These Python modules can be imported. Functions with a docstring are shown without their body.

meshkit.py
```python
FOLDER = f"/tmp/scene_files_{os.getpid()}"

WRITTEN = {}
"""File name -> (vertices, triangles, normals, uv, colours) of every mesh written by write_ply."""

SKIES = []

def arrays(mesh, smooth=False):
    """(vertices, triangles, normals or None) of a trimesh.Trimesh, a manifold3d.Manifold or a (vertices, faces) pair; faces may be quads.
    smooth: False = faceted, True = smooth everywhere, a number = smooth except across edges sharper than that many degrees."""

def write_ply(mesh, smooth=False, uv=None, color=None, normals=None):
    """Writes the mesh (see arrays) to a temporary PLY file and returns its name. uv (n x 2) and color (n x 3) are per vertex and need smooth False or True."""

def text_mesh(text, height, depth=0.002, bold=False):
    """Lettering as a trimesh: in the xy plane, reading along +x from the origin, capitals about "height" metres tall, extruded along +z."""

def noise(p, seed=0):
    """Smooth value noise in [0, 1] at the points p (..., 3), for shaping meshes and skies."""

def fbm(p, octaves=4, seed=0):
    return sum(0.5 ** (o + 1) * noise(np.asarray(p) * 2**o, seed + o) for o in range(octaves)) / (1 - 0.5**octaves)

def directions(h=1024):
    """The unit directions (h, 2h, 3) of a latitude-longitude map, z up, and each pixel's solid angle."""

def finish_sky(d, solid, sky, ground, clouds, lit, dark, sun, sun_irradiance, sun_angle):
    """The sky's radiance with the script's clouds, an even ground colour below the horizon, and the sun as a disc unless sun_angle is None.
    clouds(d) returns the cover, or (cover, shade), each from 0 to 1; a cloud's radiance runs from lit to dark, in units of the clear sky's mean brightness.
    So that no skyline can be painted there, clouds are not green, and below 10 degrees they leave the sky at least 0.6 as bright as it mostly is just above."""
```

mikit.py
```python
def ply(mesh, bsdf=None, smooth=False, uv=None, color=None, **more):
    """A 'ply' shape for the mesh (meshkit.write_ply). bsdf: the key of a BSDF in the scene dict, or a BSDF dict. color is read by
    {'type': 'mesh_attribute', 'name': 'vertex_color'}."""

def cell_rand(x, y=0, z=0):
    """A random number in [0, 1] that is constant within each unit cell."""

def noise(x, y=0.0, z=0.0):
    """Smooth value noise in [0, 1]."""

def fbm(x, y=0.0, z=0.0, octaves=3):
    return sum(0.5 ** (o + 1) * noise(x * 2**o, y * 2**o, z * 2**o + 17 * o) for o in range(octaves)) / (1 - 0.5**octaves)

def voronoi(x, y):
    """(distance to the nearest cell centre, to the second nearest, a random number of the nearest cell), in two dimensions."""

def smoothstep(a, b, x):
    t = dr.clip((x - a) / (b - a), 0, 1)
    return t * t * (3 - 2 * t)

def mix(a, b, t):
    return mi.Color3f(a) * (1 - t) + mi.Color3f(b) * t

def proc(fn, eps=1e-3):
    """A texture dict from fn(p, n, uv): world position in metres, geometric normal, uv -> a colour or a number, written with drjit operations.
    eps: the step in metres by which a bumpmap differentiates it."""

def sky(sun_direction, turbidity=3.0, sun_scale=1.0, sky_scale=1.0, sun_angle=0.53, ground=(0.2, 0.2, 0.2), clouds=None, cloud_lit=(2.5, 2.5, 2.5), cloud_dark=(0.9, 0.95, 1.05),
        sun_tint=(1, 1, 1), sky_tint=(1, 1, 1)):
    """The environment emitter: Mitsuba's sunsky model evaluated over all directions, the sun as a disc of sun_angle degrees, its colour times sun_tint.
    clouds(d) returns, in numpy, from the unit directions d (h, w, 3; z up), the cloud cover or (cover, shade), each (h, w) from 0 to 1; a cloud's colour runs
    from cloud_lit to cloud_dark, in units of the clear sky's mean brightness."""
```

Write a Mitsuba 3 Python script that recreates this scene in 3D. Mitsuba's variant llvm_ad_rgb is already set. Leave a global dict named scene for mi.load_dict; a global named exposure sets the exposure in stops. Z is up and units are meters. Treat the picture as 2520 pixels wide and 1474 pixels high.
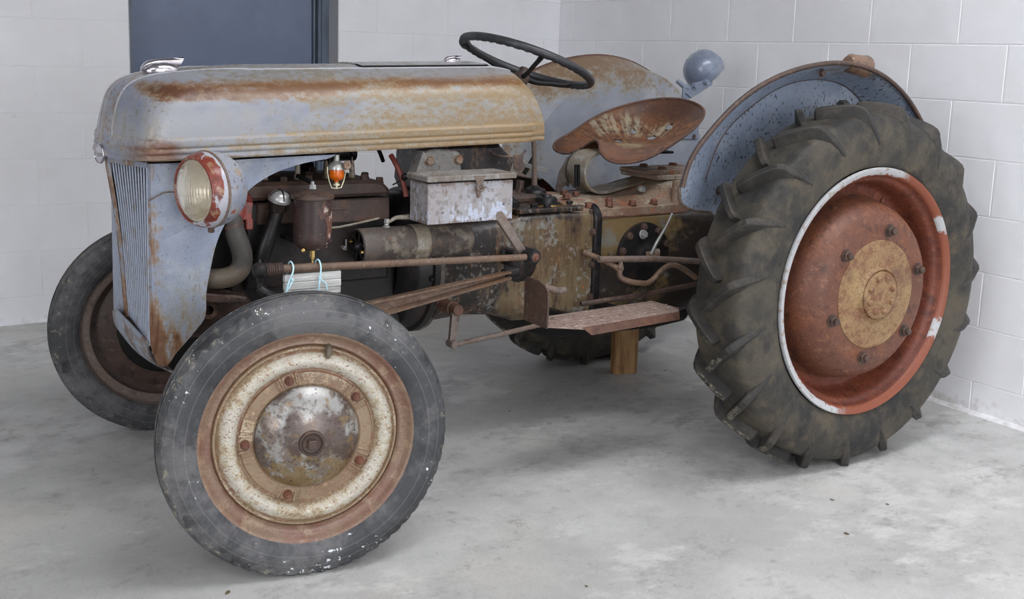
import math, random
import numpy as np, trimesh, manifold3d as m3, shapely.geometry as sg
import drjit as dr, mitsuba as mi
import mikit, meshkit
from mikit import noise, fbm, voronoi, smoothstep, mix
T = mi.ScalarTransform4f
scene, labels = {}, {}

# ---------------------------------------------------------------- camera, sky, lamps, exposure
EYE = np.array([-0.97004, -2.96042, 1.24511])
YAW, PITCH, ROLL = 0.574743, 0.170109, -0.032577
fw = np.array([math.sin(YAW) * math.cos(PITCH), math.cos(YAW) * math.cos(PITCH), -math.sin(PITCH)])
rt = np.cross(fw, [0, 0, 1.0]); rt /= np.linalg.norm(rt)
dn = np.cross(fw, rt)
down = -rt * math.sin(ROLL) + dn * math.cos(ROLL)
scene['camera'] = {'type': 'perspective', 'fov': 2 * math.degrees(math.atan(1260 / 2720.863)), 'fov_axis': 'x', 'near_clip': 0.05, 'far_clip': 200.0,
                   'principal_point_offset_x': (1260 - 1254.242) / 2520, 'principal_point_offset_y': (737 - 605.534) / 1474,
                   'to_world': T().look_at(origin=EYE.tolist(), target=(EYE + fw).tolist(), up=(-down).tolist())}
scene['daylight'] = mikit.sky([0.3, -0.6, 0.75], turbidity=4.0, sun_scale=0.0, sky_scale=5.5, sun_angle=None, ground=(0.35, 0.35, 0.34),
                              clouds=lambda d: (np.ones(d.shape[:2]), np.zeros(d.shape[:2])), cloud_lit=(2.6, 2.62, 2.75), cloud_dark=(1.5, 1.5, 1.6))
exposure = 2.08
LAMP_POWER = 3.0

# ---------------------------------------------------------------- helpers
def c8(r, g, b):
    return [float(((x / 255 + 0.055) / 1.055) ** 2.4 if x > 10 else x / 255 / 12.92) for x in (r, g, b)]

def name(key):
    """The key, or the key with the next three-digit number when it is taken."""
    if key not in scene and key not in taken: 
        taken.add(key); return key
    k = 1
    while f'{key}_{k:03d}' in taken or f'{key}_{k:03d}' in scene: k += 1
    taken.add(f'{key}_{k:03d}')
    return f'{key}_{k:03d}'
taken = set()

def add(key, mesh, mat, smooth=30, label=None, **more):
    key = name(key)
    scene[key] = mikit.ply(mesh, mat, smooth=smooth, **more)
    if label: labels[key] = {'label': label}
    return key

def again(key, src, to_world):
    key = name(key)
    scene[key] = {**scene[src], 'to_world': to_world}
    return key

def tri(v, f): return trimesh.Trimesh(np.asarray(v, float), np.asarray(f, int), process=False)
def join(*ms):
    out = []
    for m in ms: out += list(m) if isinstance(m, (list, tuple)) else [m]
    return trimesh.util.concatenate(out)
def vec(*a): return np.array(a, float)
def unit(a): a = np.asarray(a, float); return a / np.linalg.norm(a)

def frame(z, x=None, o=(0, 0, 0)):
    z = unit(z)
    x = vec(1, 0, 0) if x is None else np.asarray(x, float)
    if abs(z @ unit(x)) > 0.98: x = vec(0, 0, 1)
    x = unit(x - z * (x @ z)); y = np.cross(z, x)
    M = np.eye(4); M[:3, 0], M[:3, 1], M[:3, 2], M[:3, 3] = x, y, z, o
    return M
def put(m, M): m = m.copy(); m.apply_transform(M); return m
def at(m, x=0, y=0, z=0): return put(m, trimesh.transformations.translation_matrix([x, y, z]))

def grid(P, cu=False, cv=False):
    P = np.asarray(P, float); nu, nv = P.shape[:2]
    iu, iv = np.arange(nu if cu else nu - 1), np.arange(nv if cv else nv - 1)
    a, b = np.meshgrid(iu, iv, indexing='ij')
    i = lambda u, v: (u % nu) * nv + v % nv
    q = np.stack([i(a, b), i(a + 1, b), i(a + 1, b + 1), i(a, b + 1)], -1).reshape(-1, 4)
    return tri(P.reshape(-1, 3), np.vstack([q[:, [0, 1, 2]], q[:, [0, 2, 3]]]))

def sheet(P, t, cu=False):
    """A plate of thickness t on the grid of points P (open in v), closed all around; the second face lies on the side the normal points away from."""
    P = np.asarray(P, float)
    du = (np.roll(P, -1, 0) - np.roll(P, 1, 0)) if cu else np.gradient(P, axis=0)
    n = np.cross(du, np.gradient(P, axis=1)); n /= np.linalg.norm(n, axis=-1, keepdims=True) + 1e-12
    Q = P - n * t
    return grid(np.concatenate([P, Q[:, ::-1]], 1), cu, True) if cu else join(grid(np.concatenate([P, Q[:, ::-1]], 1), False, True), _ends(P, Q))
def _ends(P, Q):
    out = []
    for k in (0, -1):
        g = grid(np.stack([P[k], Q[k]])); out.append(g)
    return join(out)

def lathe(prof, n=96, closed=False):
    """Profile points (r, a), turned about z."""
    pr = np.asarray(prof, float); t = np.linspace(0, 2 * np.pi, n, endpoint=False)
    P = np.stack([np.outer(np.cos(t), pr[:, 0]), np.outer(np.sin(t), pr[:, 0]), np.outer(np.ones(n), pr[:, 1])], -1)
    return grid(P, True, closed)

def spline(pts, n=40, closed=False):
    from scipy.interpolate import PchipInterpolator, CubicSpline
    p = np.asarray(pts, float)
    if closed: p = np.vstack([p, p[:1]])
    d = np.r_[0, np.cumsum(np.linalg.norm(np.diff(p, axis=0), axis=1))]; d /= d[-1]
    f = CubicSpline(d, p, bc_type='periodic' if closed else 'natural')
    t = np.linspace(0, 1, n, endpoint=not closed)
    return f(t)

def tube(pts, r, n=14, smooth=0, closed=False, cap=True):
    p = spline(pts, smooth, closed) if smooth else np.asarray(pts, float)
    r = np.broadcast_to(np.asarray(r, float), len(p)) if np.ndim(r) == 0 or len(r) == len(p) else np.interp(np.linspace(0, 1, len(p)), np.linspace(0, 1, len(r)), r)
    tg = (np.roll(p, -1, 0) - np.roll(p, 1, 0)) if closed else np.gradient(p, axis=0)
    tg /= np.linalg.norm(tg, axis=1, keepdims=True)
    u = np.cross(tg[0], [0.31, 0.2, 0.93]); u /= np.linalg.norm(u); U = [u]
    for k in range(1, len(p)):
        u = U[-1] - tg[k] * (U[-1] @ tg[k]); U.append(u / np.linalg.norm(u))
    U = np.array(U); W = np.cross(tg, U); t = np.linspace(0, 2 * np.pi, n, endpoint=False)
    P = p[:, None] + r[:, None, None] * (np.cos(t)[None, :, None] * U[:, None] + np.sin(t)[None, :, None] * W[:, None])
    if cap and not closed: P = np.concatenate([np.repeat(p[:1, None], n, 1), P, np.repeat(p[-1:, None], n, 1)])
    return grid(P, closed, True)

def rbox(sx, sy, sz, r=0.004, o=(0, 0, 0)):
    """A box with chamfered edges, centred on o."""
    h = np.array([sx, sy, sz]) / 2; r = min(r, h.min() * 0.9)
    pts = [s * (h - r * (1 - e)) for s in np.array(np.meshgrid([-1, 1], [-1, 1], [-1, 1])).T.reshape(-1, 3) for e in np.eye(3)]
    m = trimesh.convex.convex_hull(np.array(pts)); m.apply_translation(o); return m

def hull(pts): return trimesh.convex.convex_hull(np.asarray(pts, float))

def prism(poly, d0, d1, axis='y', ch=0.0):
    """The polygon's points, in the plane across axis, extruded from d0 to d1 (chamfer ch on both faces). Plane order: y -> (x, z), x -> (y, z), z -> (x, y)."""
    pg = sg.Polygon(poly).buffer(0)
    def ex(g, a, b):
        m = trimesh.creation.extrude_polygon(g, b - a, engine='earcut'); m.apply_translation([0, 0, a]); return m
    m = ex(pg, d0 + ch, d1 - ch)
    if ch:
        m = ruled(pg, pg.buffer(-ch, join_style=2), d0, d1, ch)
    v = m.vertices
    m.vertices = {'y': v[:, [0, 2, 1]], 'x': v[:, [2, 0, 1]], 'z': v}[axis]
    if axis == 'y': m.invert()
    return m
def ruled(pg, inner, d0, d1, c):
    if inner.geom_type != 'Polygon' or inner.is_empty:
        m = trimesh.creation.extrude_polygon(pg, d1 - d0, engine='earcut'); m.apply_translation([0, 0, d0]); return m
    a = np.array(pg.exterior.coords)[:-1]
    b = np.array([np.array(inner.exterior.interpolate(inner.exterior.project(sg.Point(p))).coords[0]) for p in a])
    rows = [np.c_[b, np.full(len(a), d0)], np.c_[a, np.full(len(a), d0 + c)], np.c_[a, np.full(len(a), d1 - c)], np.c_[b, np.full(len(a), d1)]]
    side = grid(np.stack(rows), False, True)
    v2, f2 = trimesh.creation.triangulate_polygon(sg.Polygon(b).buffer(0), engine='earcut')
    caps = [tri(np.c_[v2, np.full(len(v2), z)], f) for z, f in ((d0, f2[:, ::-1]), (d1, f2))]
    m = join(side, caps)
    m.merge_vertices(); m.fix_normals(); return m

def bolt(r=0.009, h=0.007, w=0.0015):
    """A hexagon head on a washer, standing on z = 0."""
    a = np.arange(6) * np.pi / 3
    hexa = lambda rr, z: np.c_[rr * np.cos(a), rr * np.sin(a), np.full(6, z)]
    head = hull(np.vstack([hexa(r, w), hexa(r, w + h * 0.8), hexa(r * 0.86, w + h)]))
    return join(head, lathe([(0, 0), (r * 1.25, 0), (r * 1.25, w), (0, w)], 18))
def rod(a, b, r, n=14): return tube([a, b], r, n)
def cyl(a, b, r, n=32, ch=0.002):
    a, b = vec(*a), vec(*b); L = np.linalg.norm(b - a)
    return put(lathe([(0, 0), (r - ch, 0), (r, ch), (r, L - ch), (r - ch, L), (0, L)], n), frame(b - a, None, a))
def solid(m):
    m.merge_vertices(); return m3.Manifold(m3.Mesh(np.asarray(m.vertices, np.float32), np.asarray(m.faces, np.uint32)))
def bolts_on(key, mat, spots, normal, r=0.009, h=0.007):
    b = bolt(r, h); first = None
    for p in spots:
        M = frame(normal, (0.3, 0.1, 1), p)
        if first is None or True:
            add(key, put(b, M), mat, False)
# ---------------------------------------------------------------- materials
def N(p, f, seed=0.0, o=5, g=0.62):
    """Fractal noise at the point p, about 0 to 1 with mean 0.5; every octave is turned so that no lattice shows. f: cells per metre, one number or three."""
    fx, fy, fz = (f, f, f) if not isinstance(f, tuple) else f
    x, y, z = p.x * fx + seed * 3.1, p.y * fy + seed * 1.7 + 4.0, p.z * fz - seed * 2.3
    s, tot, a = 0.0, 0.0, 1.0
    for k in range(o):
        s = s + a * noise(x, y, z); tot += a; a *= g
        x, y, z = 2.03 * (0.8 * x + 0.6 * y) + 5.1, 2.03 * (-0.36 * x + 0.48 * y + 0.8 * z) + 1.3, 2.03 * (0.48 * x - 0.64 * y + 0.6 * z) + 9.7
    return (s / tot - 0.5) * 1.9 + 0.5
def lay(col, c, lo, hi, v, k=1.0): return mix(col, c, smoothstep(lo, hi, v) * k)
def layered(base, layers, grain=0.10, gs=260.0):
    """The base colour, then layers (colour, frequency, low, high, seed, strength[, where]) laid over by fractal noise between low and high."""
    def fn(p, n, uv):
        col = mi.Color3f(base)
        for c, f, lo, hi, seed, k, *wh in layers:
            v = N(p, f, seed)
            if wh: v = v + wh[0](p)
            col = lay(col, c, lo, hi, v, k)
        if grain: col = col * (1 - grain + 2 * grain * N(p, gs, 1.0, 2))
        return dr.clip(col, 0, 1)
    return mikit.proc(fn)
def principled(tex, rough=0.5, metal=0.0, spec=0.5, **more):
    return {'type': 'twosided', 'b': {'type': 'principled', 'base_color': tex if isinstance(tex, dict) else {'type': 'rgb', 'value': tex}, 'roughness': rough, 'metallic': metal, 'specular': spec, **more}}
def bumped(b, fn, scale=1.0):
    return {'type': 'twosided', 'b': {'type': 'bumpmap', 'tex': mikit.proc(fn), 'scale': scale, 'bsdf': b['b']}}

# weathered sheet metal of the hood: pale blue grey paint, stippled ochre patina towards the rear, brown rust under the shoulder crease
def hood_colour(p, n, uv):
    zr = p.z - 0.03 * p.x
    big, fine, tiny = N(p, 5, 1), N(p, (60, 60, 90), 2, 4), N(p, 420, 3, 3)
    streak = N(p, (7, 10, 60), 4)
    ay = dr.abs(p.y)
    yc = 0.072 + 0.058 * smoothstep(-0.29, 0.06, p.x)
    col = mix(c8(116, 123, 140), c8(138, 140, 145), smoothstep(0.3, 0.75, N(p, (4, 4, 9), 5, 4)))
    col = lay(col, c8(142, 138, 127), 0.40, 0.85, 0.55 * N(p, (5, 5, 8), 15) + 0.45 * N(p, (40, 40, 14), 16), 0.65)
    roof = smoothstep(yc + 0.012, yc - 0.004, ay)
    shoulder = smoothstep(1.115, 1.165, zr)
    # stippled ochre film
    och = 0.06 + 0.58 * smoothstep(0.0, 0.55, p.x) - 0.16 * smoothstep(0.02, -0.25, p.x) + 0.14 * smoothstep(1.05, 1.0, zr) + 0.10 * smoothstep(0.8, 0.9, p.x)
    k = och - 0.22 * smoothstep(0.05, 0.01, dr.abs(zr - 1.070)) + 0.10 * smoothstep(1.08, 1.13, zr) + 0.65 * (big - 0.5) + 0.30 * (streak - 0.5) + 0.35 * (fine - 0.5)
    stip = 0.7 * (tiny - 0.5) + 0.35 * (fine - 0.5)
    col = lay(col, c8(138, 132, 114), 0.06, 0.56, k, 0.75)
    col = lay(col, c8(128, 101, 60), 0.06, 0.76, k - 0.12 + 1.1 * stip, 0.78)
    # brown rust below the crease
    mid = 1.1385 + 0.014 * smoothstep(0.0, 0.7, p.x)
    wid = 0.052 - 0.012 * smoothstep(-0.1, 0.25, p.x)
    band = smoothstep(wid, 0.0, dr.abs(zr - mid)) * smoothstep(-0.30, -0.20, p.x) * smoothstep(0.93, 0.8, p.x)
    kb = band * (0.55 + 0.8 * N(p, (5, 5, 10), 21, 3)) * (0.95 - 0.30 * smoothstep(-0.05, 0.25, p.x) + 0.16 * smoothstep(0.3, 0.5, p.x)) + 0.42 * (streak - 0.5) + 0.30 * (big - 0.5) + 0.25 * (fine - 0.5)
    col = lay(col, c8(122, 92, 55), 0.22, 0.72, kb + 0.4 * stip, 0.85)
    col = lay(col, c8(100, 67, 42), 0.44, 0.95, kb + 0.35 * stip, 0.88)
    col = lay(col, c8(80, 50, 38), 0.52, 1.05, kb * smoothstep(0.25, -0.15, p.x) + 0.4 * (fine - 0.5), 0.8)
    # grey shoulder and roof, pale highlight painted along the crease
    grey = mix(c8(130, 132, 137), c8(114, 111, 104), smoothstep(0.4, 0.8, fine * 0.5 + big * 0.5))
    col = mix(col, grey, smoothstep(1.150, 1.178, zr + 0.014 * (streak - 0.5)) * 0.85)
    col = lay(col, c8(120, 88, 62), 0.55, 0.85, 0.55 * fine + 0.45 * big + 0.22 * smoothstep(0.0, -0.2, p.x) - 0.1, roof * 0.7)
    crease = smoothstep(0.006, 0.002, dr.abs(ay - yc)) * smoothstep(1.0, 1.03, zr)
    col = mix(col, c8(196, 200, 206), crease * 0.7)
    # vertical stains and specks on the nose
    nose = smoothstep(-0.17, -0.25, p.x)
    col = lay(col, c8(128, 122, 108), 0.45, 0.85, N(p, (50, 50, 6), 7), nose * 0.55)
    col = lay(col, c8(104, 88, 66), 0.70, 0.92, 0.75 * N(p, (260, 260, 120), 8, 3) + 0.25 * N(p, (40, 40, 8), 9, 3), nose * 0.75)
    d = dr.sqrt(dr.square((p.x + 0.232) / 0.062) + dr.square((p.z - 0.985) / 0.036))
    col = lay(col, c8(104, 72, 56), 1.2, 0.35, d + 0.5 * (fine - 0.5) + 0.5 * (big - 0.5), 0.95)
    d2 = dr.sqrt(dr.square((p.x - 0.875) / 0.05) + dr.square((zr - 0.962) / 0.018))
    col = lay(col, c8(92, 68, 52), 1.2, 0.3, d2 + 0.6 * (fine - 0.5) + 0.5 * (big - 0.5), 0.9)
    # scattered specks, worn lower edge
    col = lay(col, c8(128, 108, 82), 0.90, 1.05, N(p, (210, 210, 280), 10, 3) + 0.12 * (big - 0.5), 0.6)
    low = smoothstep(1.005, 0.972, zr)
    col = lay(col, c8(112, 94, 70), 0.55, 1.0, 0.5 * low + 0.5 * streak + 0.4 * (fine - 0.5), low * 0.9)
    groove = smoothstep(0.007, 0.001, dr.abs(zr - 0.974 - 0.026)) + smoothstep(0.008, 0.001, dr.abs(zr - 0.974 - 0.051))
    col = lay(col, c8(150, 128, 96), 0.3, 0.7, 0.6 * fine + 0.3 * och + 0.1, dr.minimum(groove, 1) * 0.6)
    return dr.clip(col * (0.95 + 0.1 * tiny), 0, 1)
scene['m_hood'] = principled(mikit.proc(hood_colour), 0.36, 0.0, 0.5)

# the shroud around the grille: blue grey above, rust brown below and along its front edge
def shroud_colour(p, n, uv):
    big, fine, drip, tiny = N(p, 8, 1), N(p, (70, 70, 50), 2, 4), N(p, (60, 60, 9), 3), N(p, 250, 4, 2)
    col = mix(c8(128, 137, 155), c8(150, 156, 165), smoothstep(0.3, 0.75, big))
    col = lay(col, c8(136, 134, 126), 0.45, 0.95, 0.62 * smoothstep(0.80, 0.56, p.z) + 0.6 * (drip - 0.3) + 0.4 * (fine - 0.5), 0.85)
    edge = smoothstep(-0.205, -0.246, p.x)
    k = 0.75 * smoothstep(0.66, 0.42, p.z) + 0.55 * edge + 0.35 * smoothstep(-0.16, -0.10, p.x) * smoothstep(0.72, 0.6, p.z) + 0.55 * (drip - 0.5) + 0.45 * (big - 0.5) + 0.45 * (fine - 0.5)
    col = lay(col, c8(138, 116, 90), 0.30, 0.70, k, 0.8)
    col = lay(col, c8(116, 84, 60), 0.45, 0.90, k, 0.95)
    col = lay(col, c8(100, 66, 46), 0.75, 1.2, k + 0.3 * (fine - 0.5), 0.8)
    col = lay(col, c8(100, 88, 76), 0.86, 1.0, N(p, (240, 240, 110), 6, 3) + 0.10 * edge, 0.65)
    return dr.clip(col * (0.95 + 0.1 * tiny), 0, 1)
scene['m_shroud'] = principled(mikit.proc(shroud_colour), 0.4)
scene['m_grille'] = principled(layered(c8(148, 156, 172), [(c8(126, 120, 112), (60, 60, 30), 0.5, 0.9, 4, 0.7), (c8(100, 84, 70), (200, 200, 110), 0.85, 1.0, 8, 0.7)], 0.04), 0.42)

# near fender: blue grey with dark chips that run like scratches; far fender: smoother, brown stains along the crown
def near_fender_colour(p, n, uv):
    big = N(p, 6, 1, 4)
    a = N(p, (230, 60, 84), 2, 3) ; b = N(p, (60, 60, 300), 5, 3)
    col = mix(c8(120, 131, 148), c8(138, 147, 160), smoothstep(0.3, 0.7, big))
    col = lay(col, c8(112, 120, 134), 0.70, 0.82, a + 0.15 * (big - 0.5), 0.6)
    col = lay(col, c8(44, 46, 54), 0.765, 0.81, a + 0.16 * (big - 0.5), 0.92)
    col = lay(col, c8(104, 96, 86), 0.6, 0.95, N(p, 26, 7) * 0.6 + 0.5 * smoothstep(1.17, 1.24, p.z), 0.7)
    return dr.clip(col, 0, 1)
scene['m_fender'] = principled(mikit.proc(near_fender_colour), 0.42)
def far_fender_colour(p, n, uv):
    big, fine, mid = N(p, 6, 3), N(p, 90, 4, 4), N(p, 22, 8)
    col = mix(c8(130, 136, 147), c8(150, 153, 158), smoothstep(0.3, 0.7, N(p, 5, 1, 4)))
    st = 0.20 + 0.62 * smoothstep(1.02, 1.24, p.z) + 0.35 * smoothstep(1.55, 1.28, p.x) + 0.6 * (big - 0.5) + 0.35 * (fine - 0.5) + 0.3 * (mid - 0.5)
    col = lay(col, c8(136, 124, 102), 0.28, 0.75, st, 0.85)
    col = lay(col, c8(112, 88, 66), 0.50, 0.95, st + 0.12 * smoothstep(1.16, 1.25, p.z) + 0.2 * (mid - 0.5), 0.85)
    col = lay(col, c8(96, 84, 74), 0.95, 1.05, N(p, (90, 90, 170), 9, 3) + 0.15 * (big - 0.5), 0.55)
    return dr.clip(col, 0, 1)
scene['m_fender_far'] = principled(mikit.proc(far_fender_colour), 0.42)
scene['m_blue'] = principled(layered(c8(116, 126, 144), [(c8(138, 144, 152), 12, 0.4, 0.75, 2, 0.8), (c8(100, 94, 88), 70, 0.78, 0.95, 6, 0.6)], 0.04), 0.26, 0.1, 0.6)
scene['m_lamp'] = principled(layered(c8(128, 133, 145), [(c8(146, 148, 154), 16, 0.4, 0.7, 2, 0.8), (c8(150, 132, 108), (40, 40, 30), 0.70, 0.80, 9, 0.8), (c8(92, 78, 72), (130, 130, 80), 0.74, 0.84, 12, 0.8), (c8(142, 66, 48), (20, 20, 14), 0.72, 0.80, 17, 0.9)], 0.04), 0.25, 0.0, 0.6)
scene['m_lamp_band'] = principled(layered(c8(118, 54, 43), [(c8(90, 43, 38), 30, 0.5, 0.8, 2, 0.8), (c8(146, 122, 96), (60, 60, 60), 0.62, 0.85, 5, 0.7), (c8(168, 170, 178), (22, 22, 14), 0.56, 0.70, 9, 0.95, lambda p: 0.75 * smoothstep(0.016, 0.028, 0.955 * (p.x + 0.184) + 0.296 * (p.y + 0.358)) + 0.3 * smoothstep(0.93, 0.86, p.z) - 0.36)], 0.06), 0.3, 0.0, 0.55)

def rust(base, second, dark, light, rough=0.62, f=1.0):
    return principled(layered(base, [(second, 12 * f, 0.35, 0.8, 3, 0.9), (dark, 26 * f, 0.55, 0.95, 7, 0.75), (light, 60 * f, 0.60, 0.95, 11, 0.6), (dark, 190 * f, 0.62, 0.85, 5, 0.5)], 0.12), rough, 0.0, 0.35)
scene['m_rust_red'] = rust(c8(98, 53, 41), c8(112, 60, 43), c8(70, 42, 36), c8(126, 76, 54), 0.5)
scene['m_rust_pink'] = rust(c8(98, 63, 50), c8(110, 69, 49), c8(68, 47, 41), c8(126, 88, 66), 0.48)
scene['m_rust_ochre'] = principled(layered(c8(134, 106, 74), [(c8(112, 74, 52), 50, 0.45, 0.75, 3, 0.85), (c8(150, 126, 88), 9, 0.5, 0.85, 7, 0.7), (c8(88, 62, 48), 200, 0.58, 0.85, 5, 0.6), (c8(96, 66, 50), 14, 0.6, 0.9, 9, 0.6)], 0.12), 0.45, 0.0, 0.4)
scene['m_rust_bare'] = rust(c8(106, 94, 87), c8(108, 90, 78), c8(78, 67, 62), c8(130, 118, 108), 0.46)
scene['m_rust_rod'] = rust(c8(100, 82, 69), c8(104, 80, 62), c8(74, 58, 50), c8(126, 106, 90), 0.48)
scene['m_rust_dark'] = rust(c8(70, 57, 51), c8(82, 62, 53), c8(46, 39, 38), c8(102, 80, 67), 0.46)
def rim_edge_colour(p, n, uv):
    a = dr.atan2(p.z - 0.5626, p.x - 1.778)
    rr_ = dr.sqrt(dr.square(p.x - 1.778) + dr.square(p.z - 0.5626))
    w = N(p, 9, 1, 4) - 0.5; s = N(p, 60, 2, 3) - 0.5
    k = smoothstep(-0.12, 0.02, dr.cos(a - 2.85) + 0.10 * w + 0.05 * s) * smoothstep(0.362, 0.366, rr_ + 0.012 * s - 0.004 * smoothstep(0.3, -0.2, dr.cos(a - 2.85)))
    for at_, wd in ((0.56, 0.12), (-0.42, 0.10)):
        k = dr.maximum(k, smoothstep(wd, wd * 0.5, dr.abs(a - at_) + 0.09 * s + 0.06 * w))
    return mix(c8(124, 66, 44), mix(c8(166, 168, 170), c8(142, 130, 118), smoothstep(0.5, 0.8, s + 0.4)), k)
scene['m_rim_edge'] = principled(mikit.proc(rim_edge_colour), 0.45)
def front_disc_colour(p, n, uv):
    qx, qy, qz = p.x + 0.001, p.y + 0.622, p.z - 0.34
    r = dr.sqrt(dr.maximum(dr.square(qx) + dr.square(qy) + dr.square(qz), 1e-6))
    big, fine, tiny = N(p, 9, 1), N(p, 60, 2, 4), N(p, 280, 3, 2)
    col = mix(c8(132, 114, 92), c8(118, 95, 76), smoothstep(0.3, 0.8, big))
    cream = smoothstep(0.042, 0.008, dr.abs(r - 0.189)) * 0.9 + 1.1 * (big - 0.5) + 0.6 * (fine - 0.5) + 0.35 * (tiny - 0.5)
    col = lay(col, c8(164, 152, 126), 0.25, 0.7, cream, 0.9)
    col = lay(col, c8(178, 175, 164), 0.5, 1.05, cream, 0.95)
    col = lay(col, c8(142, 118, 86), 0.52, 0.95, 0.6 * fine + 0.4 * big, 0.6)
    col = lay(col, c8(120, 84, 60), 0.72, 0.86, N(p, 170, 5, 3) + 0.1 * (big - 0.5), 0.7)
    ring = smoothstep(0.006, 0.001, dr.abs(r - 0.2235)) + smoothstep(0.006, 0.001, dr.abs(r - 0.210)) + smoothstep(0.008, 0.002, dr.abs(r - 0.163))
    col = lay(col, c8(116, 76, 54), 0.3, 0.7, 0.6 * fine + 0.4 * big, dr.minimum(ring, 1) * 0.8)
    return dr.clip(col * (0.94 + 0.12 * tiny), 0, 1)
scene['m_front_disc'] = principled(mikit.proc(front_disc_colour), 0.38)
scene['m_front_rim'] = principled(layered(c8(122, 101, 85), [(c8(112, 80, 69), 8, 0.4, 0.8, 3, 0.9), (c8(142, 121, 100), 40, 0.55, 0.85, 6, 0.7), (c8(112, 80, 62), 90, 0.66, 0.85, 9, 0.7)], 0.1), 0.45)
scene['m_hub_cap'] = principled(layered(c8(150, 149, 146), [(c8(112, 98, 86), 26, 0.42, 0.66, 3, 0.85), (c8(78, 62, 56), 11, 0.48, 0.68, 7, 0.85), (c8(126, 104, 66), 40, 0.42, 0.75, 11, 0.8, lambda p: 0.5 * smoothstep(0.34, 0.24, p.z) - 0.22), (c8(60, 50, 46), 130, 0.72, 0.84, 15, 0.7)], 0.08), 0.34, 0.35, 0.6)
def iron(base, layers, rough=0.5): return principled(layered(base, layers, 0.14), rough, 0.0, 0.32)
scene['m_engine'] = iron(c8(25, 23, 24), [(c8(48, 40, 36), 9, 0.5, 0.9, 2, 0.8), (c8(24, 23, 23), (22, 22, 14), 0.5, 0.85, 6, 0.8), (c8(64, 58, 54), 120, 0.86, 0.98, 9, 0.4)], 0.4)
scene['m_head'] = iron(c8(74, 60, 54), [(c8(92, 68, 55), 10, 0.4, 0.8, 2, 0.8), (c8(62, 54, 52), 24, 0.5, 0.85, 6, 0.8), (c8(128, 104, 74), 9, 0.55, 0.85, 9, 0.7, lambda p: 0.3 * smoothstep(0.30, 0.42, p.x) - 0.15)], 0.5)
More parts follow.
